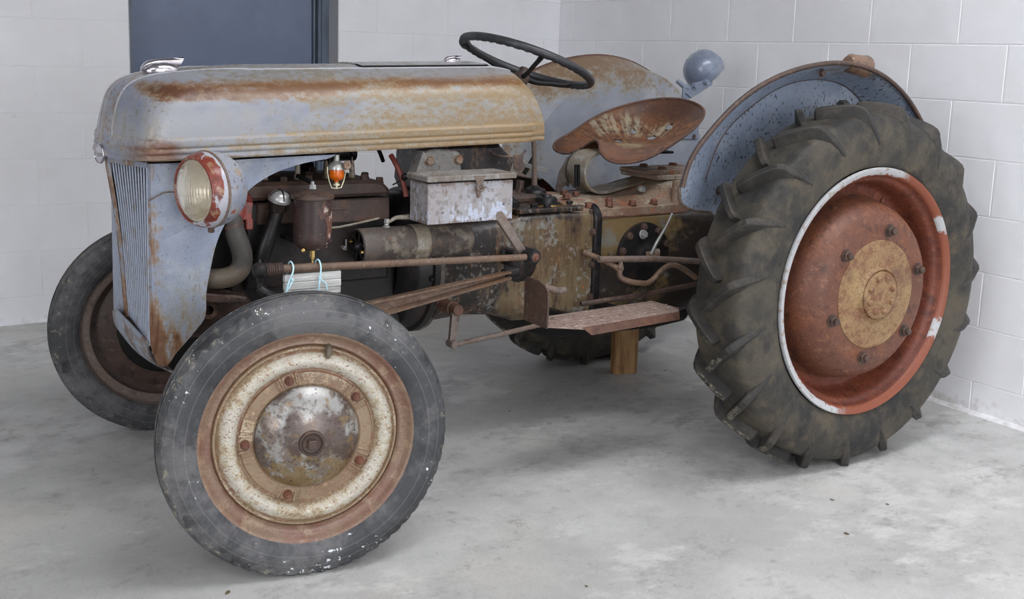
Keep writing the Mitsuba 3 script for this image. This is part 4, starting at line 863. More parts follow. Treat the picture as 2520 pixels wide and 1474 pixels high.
part('starter_motor__end_plate', put(join(ep), frame((1, 0, .012), (0, 0, 1), (sx, sy, sz))), 'm_engine', 35)
part('starter_motor__end_cover', put(lathe([(0, .012), (.044, .012)], 32), frame((1, 0, .012), (0, 0, 1), (sx, sy, sz))), 'm_black_iron', False)
part('starter_motor__end_bolt', join(cyl((sx - .008, sy - .038, sz - .008), (sx + .002, sy - .038, sz - .008), .005, 6, .001), cyl((sx - .008, sy + .036, sz + .01), (sx + .002, sy + .036, sz + .01), .005, 6, .001)), 'm_brass', 30)
part('starter_motor__terminal', join(cyl((.396, -.217, .763), (.396, -.217, .768), .011, 18), cyl((.396, -.217, .768), (.396, -.217, .776), .007, 12), cyl((.396, -.217, .776), (.396, -.217, .788), .008, 6, .001)), 'm_steel', 30)
part('starter_cable', tube([(.392, -.217, .777), (.405, -.218, .780), (.418, -.22, .788), (.445, -.225, .791), (.48, -.23, .793), (.56, -.23, .79)], [.004, .006, .0075, .008, .008, .008], 12, 30), 'm_spring', 40)
# bell housing and front of the gear case
BELL = frame((1, 0, 0), (0, 0, 1), (0, 0, .625))
part('bell_housing', put(lathe([(.14, .47), (.19, .49), (.205, .515), (.21, .55), (.221, .553), (.222, .571), (.213, .574), (.19, .576)], 72), BELL), 'm_engine', 40)
part('bell_housing__flange', put(lathe([(.214, .570), (.2215, .571), (.2225, .584), (.219, .587), (.20, .588)], 72), BELL), 'm_starter', 40)
bolts('bell_housing__bolt', [(.548, -.215 * math.cos(a), .625 + .215 * math.sin(a)) for a in (-.45, -.1, .25)], (-1, 0, 0), .008, .007, 'm_engine')
def case(path, poly_yz, x0, x1, mat, ch=.006, lab=None): part(path, prism(poly_yz, x0, x1, 'x', ch), mat, 35, lab)
def rounded(w, z0, z1, rt, rb, n=8):
    a = np.linspace(0, np.pi / 2, n); p = []
    p += [(w - rt + rt * math.cos(t), z1 - rt + rt * math.sin(t)) for t in a]
    p += [(-w + rt - rt * math.cos(t), z1 - rt + rt * math.sin(t)) for t in a[::-1]]
    p += [(-w + rb - rb * math.cos(t), z0 + rb - rb * math.sin(t)) for t in a]
    p += [(w - rb + rb * math.cos(t), z0 + rb - rb * math.sin(t)) for t in a[::-1]]
    return p
def loft_case(path, secs, mat, n=10, lab=None):
    rows = []
    for x, w, z0, z1, rt_, rb in secs: rows.append([(x, y, z) for y, z in rounded(w, z0, z1, rt_, rb, n)])
    g = grid(np.array(rows), False, True)
    caps = []
    for e in (0, -1):
        c = np.array(rows[e]); caps.append(tri(np.vstack([c, c.mean(0)]), [[k, (k + 1) % len(c), len(c)] for k in range(len(c))]))
    m = join(g, caps); m.fix_normals(); part(path, m, mat, 35, lab)
loft_case('gear_case', [(.575, .200, .455, .775, .10, .09), (.62, .196, .457, .77, .09, .09), (.70, .188, .462, .765, .08, .08), (.80, .184, .452, .765, .06, .08), (.84, .187, .44, .768, .04, .08), (.87, .19, .43, .772, .032, .06), (1.00, .19, .425, .774, .030, .05), (1.12, .19, .425, .774, .030, .05), (1.138, .192, .42, .776, .032, .05)], 'm_casing', 10, 'gear case streaked with rust and grease')
loft_case('gear_case__flange', [(1.136, .200, .40, .786, .045, .05), (1.141, .206, .395, .790, .05, .05), (1.160, .206, .395, .790, .05, .05), (1.164, .202, .40, .788, .05, .05)], 'm_black_paint', 12)
bolts('gear_case__flange_bolt', [(1.134, -.1975, z) for z in (.705, .60, .495)] + [(1.134, -.178, .765)], (-1, -.35, 0), .010, .008, 'm_rust_dark')
loft_case('gear_case__oil_sump', [(1.00, .10, .36, .45, .03, .04), (1.08, .12, .335, .45, .03, .05), (1.5, .14, .33, .45, .03, .06), (1.62, .13, .34, .45, .03, .05)], 'm_black_iron', 8)
part('gear_case__boss', put(lathe([(0, .012), (.040, .010), (.058, .004), (.066, -.006)], 40), frame((0, -1, 0), (1, 0, 0), (.87, -.185, .62))), 'm_engine', 40)
bolts('gear_case__pivot_bolt', [(.835, -.198, .645), (.857, -.198, .628), (.80, -.195, .66)], (-.2, -1, 0), .011, .008, 'm_engine')
bolts('gear_case__plug', [(.955, -.190, .49)], (0, -1, 0), .010, .008, 'm_casing')
# inspection cover on the gear case with filler plug and bolts
part('gear_cover', join(prism([(.86, -.185), (1.10, -.185), (1.125, -.15), (1.125, .15), (1.10, .185), (.86, .185), (.85, .15), (.85, -.15)], .772, .786, 'z', .003)), 'm_casing', 30)
part('gear_cover__filler_plug', at(lathe([(.046, .784), (.046, .792), (.036, .794), (.034, .806), (.030, .810), (.018, .811), (.014, .818), (0, .819)], 32), 1.015, -.10, 0), 'm_black_paint', 35)
part('gear_cover__filler_ring', at(lathe([(.054, .785), (.054, .789), (.036, .790), (.036, .785)], 32), 1.015, -.10, 0), 'm_brass', 35)
bolts('gear_cover__bolt', [(.935, -.15, .786), (1.085, -.13, .786), (.90, -.10, .786), (1.09, -.03, .786), (.975, -.165, .786)], (0, 0, 1), .011, .010, 'm_black_paint')
# shift lever
part('gear_lever', tube([(1.012, -.02, .99), (1.024, -.01, .93), (1.034, 0, .86), (1.040, .005, .815)], [.0078, .0075, .0085, .0105], 14, 20), 'm_rust_bare', 40)
part('gear_lever__boot', at(lathe([(.012, .835), (.018, .828), (.026, .824), (.036, .818), (.040, .808), (.0405, .790), (.038, .783), (.02, .781)], 36), 1.040, .005, 0), 'm_black_paint', 40, 'black rubber boot')
part('gear_lever__base', join(rbox(.15, .14, .03, .01, (.95, .02, .795)), tube([(1.0, .05, .79), (1.012, .05, .82), (1.014, .05, .845)], .013, 14)), 'm_rust_dark', 30)
# rear case, hydraulic lift cover
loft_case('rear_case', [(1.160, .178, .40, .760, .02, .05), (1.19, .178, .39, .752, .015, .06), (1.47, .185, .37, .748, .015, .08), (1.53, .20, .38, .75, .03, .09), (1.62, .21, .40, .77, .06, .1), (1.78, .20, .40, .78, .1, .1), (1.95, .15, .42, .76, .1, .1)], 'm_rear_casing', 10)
for s in (-1, 1):
    part('axle_housing', put(lathe([(.17, .19), (.168, .21), (.135, .24), (.10, .30), (.085, .40), (.078, .52), (.095, .54), (.15, .555), (.165, .56), (.165, .60), (.13, .61)], 48), frame((0, s, 0), (1, 0, 0), (1.778, 0, .5626))), 'm_rear_casing', 40)
def liftcover():
    rows = []
    for x, zt_, w, fl in ((1.055, .776, .175, .770), (1.075, .792, .178, .752), (1.12, .800, .18, .750), (1.20, .796, .182, .750), (1.30, .797, .182, .750), (1.40, .813, .182, .750), (1.48, .838, .178, .750), (1.56, .858, .175, .752), (1.72, .858, .15, .755), (1.74, .80, .14, .758)):
        y1 = w; y2 = w - .022; y3 = w - .06
        lip = fl + .030 if x > 1.06 else fl + .004
        prof = [(y1, fl), (y1, lip - .008), (y1 - .006, lip - .003), (y2, lip), (y3, min(zt_, lip + (zt_ - lip) * .75 + .002)), (y3 - .045, zt_), (0, zt_ + .002)]
        half = np.array(prof)
        full = np.vstack([half * [-1, 1], half[::-1][1:]])
        rows.append(np.c_[np.full(len(full), x), full])
    g = grid(np.array(rows))
    c = np.array(rows)
    return join(g, tri(c[0], [[0, k, k + 1] for k in range(1, len(c[0]) - 1)]), tri(c[-1], [[0, k + 1, k] for k in range(1, len(c[0]) - 1)]))
part('lift_cover', liftcover(), 'm_lift', 32, 'hydraulic lift cover, rusty with orange stains')
part('lift_cover__gasket', prism([(1.16, .7445), (1.16, .7505), (1.54, .7505), (1.54, .7445)], -.184, .184, 'y', .001), 'm_step_edge', False)
bolts('lift_cover__bolt', [(1.135, -.165, .780), (1.215, -.168, .780), (1.235, -.140, .788), (1.31, -.168, .780), (1.40, -.168, .780), (1.10, -.09, .801), (1.14, -.02, .803), (1.16, -.06, .803), (1.10, .05, .80)], (0, -.05, 1), .0115, .013, 'm_rust_pink')
bolts('lift_cover__plug', [(1.385, -.12, .822)], (-.1, -.5, .8), .012, .008, 'm_steel')
part('lift_cover__boss', cyl((1.505, -.160, .765), (1.512, -.155, .852), .018, 20, .003), 'm_lift', 35)
# seat bracket and leaf spring
part('seat_bracket', join(prism([(1.44, -.07), (1.72, -.09), (1.72, .09), (1.44, .07)], .862, .878, 'z', .003), prism([(1.47, -.10), (1.76, -.11), (1.76, .11), (1.47, .10)], .846, .863, 'z', .003)), 'm_lift', 25)
bolts('seat_bracket__bolt', [(1.53, -.05, .878), (1.67, -.055, .878), (1.53, .05, .878), (1.67, .055, .878)], (0, 0, 1), .014, .008, 'm_rust_pink')
sp = spline([(1.70, .860), (1.58, .847), (1.45, .830), (1.34, .814), (1.275, .806), (1.229, .820), (1.203, .860), (1.209, .905), (1.242, .933), (1.31, .940), (1.40, .942)], 70)
tg = np.gradient(sp, axis=0); tg /= np.linalg.norm(tg, axis=1, keepdims=True); nn = np.c_[-tg[:, 1], tg[:, 0]]
w = np.interp(np.arange(70), [0, 18, 34, 69], [.032, .036, .050, .050])
rows = [[(a[0] + q[0] * o, s * ww + .0, a[1] + q[1] * o) for s, o in ((-1, -.0045), (-1, .0045), (1, .0045), (1, -.0045))] for a, q, ww in zip(sp, nn, w)]
part('seat_spring', grid(np.array(rows), False, True), 'm_spring', 35, 'curved flat seat spring')
# hydraulic control quadrant beside the spring
qd = [(1.215, .945), (1.17, .915), (1.138, .865), (1.128, .815), (1.134, .782), (1.16, .778), (1.168, .79), (1.156, .80), (1.152, .812), (1.166, .822), (1.18, .815), (1.185, .86), (1.205, .90), (1.235, .925)]
part('quadrant', prism([(x_ + .036, z_) for x_, z_ in qd], .056, .064, 'y', .0015), 'm_starter', 30, 'notched grey control quadrant')
part('quadrant__lever', join(rod((1.178, -.028, .90), (1.182, -.028, .828), .0055, 10), rod((1.188, -.03, .90), (1.192, -.03, .828), .0045, 10)), 'm_black_iron', 30)
part('touch_lever', join(prism([(1.02, .905), (1.12, .882), (1.12, .864), (1.02, .890)], .05, .056, 'y', .001), at(trimesh.creation.icosphere(3, .014), 1.016, .053, .903)), 'm_steel', 30)
# seat pan: the rim as a closed curve in space, the pan a bowl inside it
SEAT_RIM = spline([(1.226, -.10, .946), (1.233, -.135, .927), (1.266, -.168, .921), (1.335, -.195, .936), (1.431, -.20, .977), (1.534, -.18, 1.022), (1.627, -.13, 1.059), (1.68, -.08, 1.081), (1.719, 0, 1.102), (1.709, .09, 1.116), (1.659, .165, 1.111), (1.538, .20, 1.083), (1.408, .205, 1.037), (1.297, .195, .982), (1.228, .172, .953), (1.214, .145, .937), (1.23, .115, .928), (1.258, .09, .936), (1.278, .06, .956), (1.285, .025, .976), (1.273, -.015, .977), (1.248, -.06, .965)], 150, True)
sc_ = vec(1.445, .01, .958)
rr = np.linspace(.03, 1, 34)
Ps = np.stack([np.c_[(sc_[:2] + (q[:2] - sc_[:2]) * rr[:, None]), sc_[2] + (q[2] - sc_[2]) * (rr ** (2.3 if q[2] > .99 else 1.9)) - .004 * ss(.95, 1, rr)] for q in SEAT_RIM])
seat = sheet(Ps if (np.cross(Ps[1, 9] - Ps[0, 9], Ps[0, 10] - Ps[0, 9])[2] > 0) else Ps[::-1], .0035, True)
k = len(Ps)
hub = Ps[:, 0]; low = hub - [0, 0, .0035]
disc = tri(np.vstack([hub, [hub.mean(0)], low, [low.mean(0)]]), [[a, (a + 1) % k, k] for a in range(k)] + [[k + 1 + (a + 1) % k, k + 1 + a, 2 * k + 1] for a in range(k)])
fine = join(seat, disc).subdivide()
v = fine.vertices.copy()
holes = [(1.524, .118, .0165), (1.625, .036, .0140), (1.553, .043, .0165), (1.436, .079, .0165)]
for hx, hy, hr in holes:          # draw the nearest vertices onto the hole's edge, then drop the faces inside
    d = v[:, :2] - [hx, hy]; r = np.linalg.norm(d, axis=1); near = (r > hr * .7) & (r < hr * 1.4)
    v[near, :2] = [hx, hy] + d[near] / r[near, None] * hr
fine.vertices = v
fc = v[fine.faces].mean(1); keep = np.ones(len(fc), bool)
for hx, hy, hr in holes: keep &= np.linalg.norm(fc[:, :2] - [hx, hy], axis=1) > hr * .96
fine.update_faces(keep); fine.remove_unreferenced_vertices()
part('seat', fine, 'm_seat', 40, 'rusty pressed steel pan seat with drain holes')
part('seat__rolled_edge', tube(SEAT_RIM - [0, 0, .004], .0045, 10, 0, True), 'm_step_edge', 40)
part('seat__brace', rbox(.20, .20, .008, .003, (1.49, .06, .934)), 'm_black_iron', False)  # unseen dark plate, placed under the seat to darken its holes
part('seat__mount', rbox(.12, .10, .012, .003, (1.42, 0, .944)), 'm_black_iron', False)
# --- steering
SA = 1.224
sn = unit((math.cos(SA), 0, math.sin(SA)))
MW = frame(sn, (0, 1, 0), (.990, 0, 1.2298))
t = np.linspace(0, 2 * np.pi, 200, endpoint=False)
ringp = np.stack([.212 * np.cos(t), .212 * np.sin(t), 0 * t], -1)
g = tube(ringp, .0132, 16, 0, True); v = g.vertices
a = np.arctan2(v[:, 1], v[:, 0]); rr = np.hypot(v[:, 0], v[:, 1])
under = (v[:, 2] < .002) 
k = 1 - .16 * (np.sin(a * 44) > .2) * np.clip(-v[:, 2] / .013, 0, 1)
v[:, 2] *= k
part('steering_wheel', put(g, MW), 'm_wheel_grip', 40, 'black steering wheel with finger grips')
part('steering_wheel__tape', put(tube([.212 * vec(math.cos(b), math.sin(b), 0) for b in np.linspace(math.radians(38), math.radians(56), 9)], [.0135, .0155, .0165, .017, .0165, .0168, .016, .0155, .0135], 14), MW), 'm_black_paint', 40, 'dark tape wound round the rim')
HZ = -.052
for k in range(3):
    an = math.radians(39 + 120 * k)
    d = vec(math.cos(an), math.sin(an), 0)
    sp_ = spline([d * .02 + [0, 0, HZ], d * .07 + [0, 0, HZ + .006], d * .13 + [0, 0, HZ + .024], d * .18 + [0, 0, -.014], d * .207 + [0, 0, -.002]], 24)
    part('steering_wheel__spoke', put(tube(sp_, [.0085, .0075, .0072, .0075, .009], 12), MW), 'm_black_paint', 40)
part('steering_wheel__hub', put(lathe([(.011, -.085), (.02, -.083), (.023, -.066), (.026, -.055), (.024, -.045), (.018, -.040), (.0165, -.034), (.0155, -.024), (.011, -.020), (0, -.019)], 32), MW), 'm_rust_dark', 40)
ax = lambda d: vec(.990, 0, 1.2298) + sn * d
part('steering_column', join(tube([ax(-.08), ax(-.30), ax(-.44)], [.017, .019, .022], 20), tube([ax(-.075), ax(-.10)], .021, 20)), 'm_steel', 40)
part('steering_box', join(prism([(.60, .86), (.61, .985), (.80, .985), (.86, .93), (.80, .80), (.64, .77)], -.155, .155, 'y', .012)), 'm_casing', 30)
part('steering_box__side_plate', prism([(.492, .905), (.515, .972), (.555, .978), (.62, .974), (.635, .965), (.642, .905)], -.205, -.15, 'y', .004), 'm_lid', 30)
bolts('steering_box__side_plate_bolt', [(.533, -.205, .945), (.628, -.205, .946)], (0, -1, 0), .0125, .010, 'm_lift')
part('steering_box__cross_shaft', cyl((.672, -.15, .83), (.672, -.345, .83), .018, 24), 'm_rust_dark', 40)
part('dash_bracket', join(tube([(.735, -.2, .972), (.755, -.215, .958), (.79, -.225, .953), (.83, -.226, .955), (.85, -.22, .97)], .0035, 8, 30), prism([(.805, .958), (.835, .958), (.838, .925), (.832, .914), (.82, .910), (.808, .914), (.803, .925)], -.232, -.227, 'y', .001)), 'm_rust_dark', 30)
part('pitman_arm', hull(np.vstack([put(lathe([(.014, -.007), (.014, .007)], 16), frame((0, 1, 0), None, (.672, -.345, .815))).vertices, put(lathe([(.012, -.006), (.012, .006)], 16), frame((0, 1, 0), None, (.748, -.375, .695))).vertices])), 'm_rust_bare', 35)
part('pitman_arm__ball_joint', join(put(lathe([(0, -.034), (.016, -.034), (.021, -.028), (.0235, -.012), (.0225, .002), (.017, .008), (.012, .012), (.012, .03), (0, .03)], 32), frame((0, 1, 0), None, (.752, -.405, .691)))), 'm_black_paint', 40)
part('pitman_arm__grease_nut', put(lathe([(0, .008), (.006, .008), (.010, .003), (.013, .0)], 20), frame((0, -1, 0), None, (.752, -.438, .691))), 'm_rust_pink', 40)
part('drag_link', tube([(-.02, -.42, .7125), (.005, -.42, .712), (.01, -.42, .7115), (.09, -.42, .7095), (.12, -.42, .7088), (.73, -.42, .6905)], [.0095, .0095, .0105, .0115, .0100, .0092], 16), 'm_rust_rod', 40, 'bare rusty steering rod')
boot = [(.0, 0)]
zz = np.linspace(0, .045, 31)
part('drag_link__boot', put(lathe([(.0135 + .0035 * abs(math.sin(q * 560)), q) for q in zz], 24), frame((-1, 0, .03), None, (.012, -.42, .7115))), 'm_rust_dark', 40)
part('drag_link__ball_joint', join(at(lathe([(0, -.030), (.008, -.030), (.010, -.018), (.016, -.014), (.019, -.004), (.019, .010), (.012, .017), (.004, .019), (.003, .028), (0, .028)], 28), -.045, -.42, .7125), rod((-.045, -.42, .6825), (-.045, -.42, .66), .008)), 'm_black_paint', 40)
part('steering_arm', tube([(-.045, -.42, .665), (-.03, -.43, .655), (.02, -.47, .64), (.04, -.49, .60), (.012, -.50, .53), (0, -.505, .46)], [.013, .012, .013, .016, .018, .02], 14, 24), 'm_black_paint', 40)
# front axle
part('front_axle', join(prism([(-.45, .40), (-.45, .455), (-.2, .475), (.2, .475), (.45, .455), (.45, .40), (.2, .405), (-.2, .405)], -.028, .028, 'x', .005), *[cyl((0, s * .485, .36), (0, s * .485, .52), .028, 24) for s in (-1, 1)], *[rod((0, s * .485, .34), (s * -.02 * 0, s * .585, .34), .022) for s in (-1, 1)]), 'm_black_paint', 30)
part('axle_support', join(prism([(-.15, .48), (-.16, .565), (-.12, .60), (.02, .60), (.05, .56), (.05, .48)], -.12, .12, 'y', .01), prism([(-.175, .618), (-.12, .618), (-.04, .606), (.0, .596), (.0, .580), (-.08, .588), (-.14, .596), (-.175, .602)], -.20, -.16, 'y', .004), put(lathe([(.012, -.02), (.024, -.02), (.026, -.014), (.026, .014), (.012, .016)], 28), frame((0, 1, 0), None, (-.098, -.165, .568)))), 'm_rust_dark', 30)
# radius rod: a tapered channel from the axle back to the gear case
def channel(a, b, h0, h1, d):
    a, b = vec(*a), vec(*b); tdir = unit(b - a); side = unit(np.cross(tdir, (0, 0, 1))); upv = np.cross(side, tdir)
    if side[1] > 0: side = -side
    rows = []
    for q in np.linspace(0, 1, 12):
        o = a + (b - a) * q; h = h0 + (h1 - h0) * q; f = .0055
        prof = [(d, h / 2 + f), (d, h / 2), (.006, h / 2 - .004), (.003, h / 2 - .010 * (h / h0)), (.003, -h / 2 + .010 * (h / h0)), (.006, -h / 2 + .004), (d, -h / 2), (d, -h / 2 - f), (0, -h / 2 - f), (0, h / 2 + f)]
        rows.append([o + side * s + upv * z for s, z in prof])
    return grid(np.array(rows), False, True)
part('radius_rod', channel((-.02, -.425, .552), (.735, -.318, .622), .050, .012, .022), 'm_rust_rod', 30, 'tapered channel radius rod')
part('radius_rod__end', join(cyl((.725, -.316, .621), (.775, -.309, .6255), .0165, 20), rod((.77, -.31, .625), (.80, -.25, .64), .014), rbox(.03, .07, .05, .005, (.815, -.215, .648))), 'm_black_paint', 35)
# --- toolbox
tbx = join(rbox(.270, .004, .112, .001, (.5855, -.3535, .8445)), rbox(.270, .004, .112, .001, (.5855, -.252, .8445)), rbox(.004, .1035, .112, .001, (.4525, -.303, .8445)), rbox(.004, .1035, .112, .001, (.7185, -.303, .8445)), rbox(.270, .1035, .004, .001, (.5855, -.303, .7905)), rod((.4525, -.3535, .79), (.4525, -.3535, .899), .0035, 8), rod((.7185, -.3535, .79), (.7185, -.3535, .899), .0035, 8))
tbx.apply_transform(trimesh.transformations.rotation_matrix(-.012, [0, 1, 0], [.5855, -.3, .845]))
part('toolbox', tbx, 'm_toolbox', False, 'chipped grey steel toolbox')
lid = join(rbox(.284, .122, .005, .002, (.5855, -.3045, .9185)), rbox(.284, .004, .014, .0015, (.5855, -.3645, .9125)), rbox(.004, .12, .012, .001, (.4445, -.304, .9125)), rbox(.004, .12, .012, .001, (.7265, -.304, .9125)), rod((.445, -.246, .912), (.726, -.246, .912), .005, 8))
lid.apply_transform(trimesh.transformations.rotation_matrix(-.012, [0, 1, 0], [.5855, -.3, .845]))
part('toolbox__lid', lid, 'm_lid', False)
part('toolbox__hasp', join(prism([(.585, .918), (.622, .918), (.617, .905), (.610, .893), (.598, .893), (.592, .905)], -.3685, -.3665, 'y'), tube([(.600, -.3675, .893), (.595, -.371, .885), (.606, -.376, .878), (.617, -.371, .885), (.612, -.3675, .893)], .0028, 8, 24), prism([(.597, .886), (.618, .886), (.614, .872), (.609, .856), (.604, .856), (.600, .872)], -.362, -.3565, 'y', .001), rbox(.030, .006, .006, .001, (.612, -.366, .885))), 'm_rust_bare', 30, 'rusty hasp')
part('toolbox__bracket', rbox(.20, .05, .02, .003, (.58, -.225, .865)), 'm_engine', False)
part('toolbox__support', rbox(.03, .10, .02, .003, (.66, -.2, .80)), 'm_engine', False)
part('governor_cover', put(lathe([(0, .004), (.035, .004), (.062, .002), (.066, -.004), (.06, -.008), (0, -.008)], 48), frame((-.35, -.94, 0), None, (.865, .02, .905))), 'm_blue', 40, 'round pale blue cover')
for pts_, r_ in (([(.80, -.1, .80), (.83, -.12, .815), (.86, -.11, .83), (.88, -.10, .81)], .010), ([(.78, -.14, .79), (.80, -.16, .82), (.81, -.15, .84)], .008), ([(1.06, .1, .86), (1.10, .1, .92)], .007), ([(.84, .10, .955), (1.0, .10, .90)], .02)): part('governor_linkage', tube(pts_, r_, 10, 16), 'm_black_iron', 35)
part('governor_housing', rbox(.12, .10, .04, .01, (.84, -.08, .79)), 'm_black_iron', 35)
# --- step plate
stp = [(.772, -.481), (.772, -.385), (1.262, -.345), (1.275, -.462), (1.228, -.515), (.862, -.550)]
top = prism(stp, .4945, .5, 'z', .001)
part('step', top, 'm_step', False, 'perforated rusty footplate')
edge_pts = [(1.275, -.462), (1.228, -.515), (.862, -.550)]
rows = []
for p in spline(np.array([(*q, 0) for q in edge_pts]), 3): pass
lip = join(hull([(1.277, -.460, .5), (1.230, -.516, .5), (1.277, -.460, .482), (1.230, -.516, .482), (1.272, -.458, .5), (1.227, -.511, .5), (1.272, -.458, .482), (1.227, -.511, .482)]), hull([(1.231, -.514, .502), (.845, -.551, .502), (1.231, -.518, .480), (.872, -.556, .480), (1.231, -.508, .502), (.845, -.545, .502), (1.231, -.512, .480), (.872, -.55, .480)]))
part('step__edge_lip', lip, 'm_step_edge', False)
rnd = random.Random(3)
dim = lathe([(.0085, -.001), (.0070, .0024), (.0050, .0030), (.0042, .0014), (0, .0012)], 12)
dimd = lathe([(.0046, .0018), (0, .0019)], 10)
pol = sg.Polygon(stp).buffer(-.014)
dash = rbox(.024, .0035, .003, .001)
cells = []
for r in range(8):
    for c in range(20):
        p = vec(.775 + .027 * c + (.0135 if r % 2 else 0), -.541 + .0262 * r, .5)
        if pol.contains(sg.Point(p[0], p[1])): cells.append(p)
part('step__stud', join([at(dim, *p) for p in cells] + [at(dash, p[0] + .012, p[1], .5005) for p in cells]), 'm_step', 30)
labels[f'{TR}__step__stud'] = {'kind': 'stuff', 'label': 'rows of raised grip studs'}
part('step__stud_hole', join([at(dimd, *p) for p in cells]), 'm_black_iron', False)
labels[f'{TR}__step__stud_hole'] = {'kind': 'stuff', 'label': 'dark centres of the grip studs'}
# upright toe guard at the front of the step
tgp = [(-.481, .492), (-.372, .492), (-.362, .500), (-.362, .612), (-.372, .622), (-.43, .622), (-.466, .612), (-.481, .598), (-.4835, .56)]
part('step__toe_guard', prism(tgp, .768, .774, 'x', .001), 'm_rust_dark', False)
part('step__peg', tube([(.774, -.44, .603), (.80, -.445, .598), (.835, -.45, .590), (.85, -.45, .594)], [.010, .010, .011, .009], 14, 16), 'm_rust_bare', 40)
for x_ in (.95, 1.15): part('step__bracket', rod((x_, -.19, .47), (x_, -.455, .486), .012), 'm_engine', 30)
part('step__bolt', cyl((1.10, -.40, .476), (1.10, -.40, .4945), .011, 6), 'm_engine', 30)
# clutch lever and its rod under the case
part('clutch_lever', join(hull(np.vstack([put(lathe([(.014, -.006), (.014, .006)], 16), frame((0, 1, 0), None, (.592, -.275, .522))).vertices, put(lathe([(.009, -.005), (.009, .005)], 16), frame((0, 1, 0), None, (.571, -.29, .427))).vertices]))), 'm_rust_bare', 35)
part('clutch_lever__boss', join(cyl((.592, -.185, .522), (.592, -.26, .522), .020, 28), cyl((.592, -.26, .522), (.592, -.292, .522), .0165, 28)), 'm_step_edge', 40)
part('clutch_rod', join(tube([(.575, -.30, .425), (.74, -.30, .440), (.90, -.30, .456), (1.0, -.29, .462)], .0075, 12), cyl((.571, -.275, .427), (.571, -.312, .427), .0115, 18)), 'm_rust_bare', 40)
# pedal shafts and bent brake levers at the rear case
part('brake_rod', tube([(1.10, -.275, .632), (1.30, -.29, .622), (1.52, -.31, .600)], .0105, 14), 'm_rust_bare', 40)
part('brake_lever', tube([(1.09, -.21, .645), (1.13, -.25, .625), (1.165, -.275, .605), (1.172, -.29, .592), (1.168, -.30, .577), (1.185, -.31, .565), (1.24, -.32, .553), (1.265, -.32, .552), (1.29, -.32, .565), (1.325, -.32, .592), (1.36, -.32, .602), (1.40, -.325, .590), (1.455, -.335, .555)], .0092, 14, 70), 'm_rust_rod', 40, 'bent brake lever')
part('brake_lever__tab', prism([(1.163, .604), (1.176, .625), (1.184, .60), (1.176, .585)], -.300, -.285, 'y', .002), 'm_rust_bare', 30)
part('lower_rod', tube([(1.05, -.26, .492), (1.25, -.29, .506), (1.50, -.32, .534)], .0085, 12), 'm_rust_dark', 40)
# round side cover with handle
SC = frame((0, -1, 0), (1, 0, 0), (1.352, -.186, .615))
part('side_cover', put(lathe([(.108, -.004), (.106, .004), (.100, .006), (.086, .006), (.080, .010), (.05, .012), (.032, .020), (.02, .028), (0, .029)], 56), SC), 'm_engine', 40)
bolts('side_cover__bolt', [(1.352 + .093 * math.cos(a), -.192, .615 + .093 * math.sin(a)) for a in (.35, .95, 1.65, 2.35, 2.95)], (0, -1, 0), .011, .008, 'm_rust_dark')
bolts('side_cover__plug', [(1.335, -.2, .685)], (0, -1, .2), .013, .012, 'm_steel')
part('side_cover__handle', tube([(1.362, -.215, .62), (1.375, -.225, .66), (1.40, -.235, .71), (1.425, -.235, .755)], [.006, .0062, .004, .0045], 10, 24), 'm_steel', 40)
part('side_cover__latch', rbox(.07, .02, .04, .006, (1.37, -.205, .615)), 'm_lift', False)
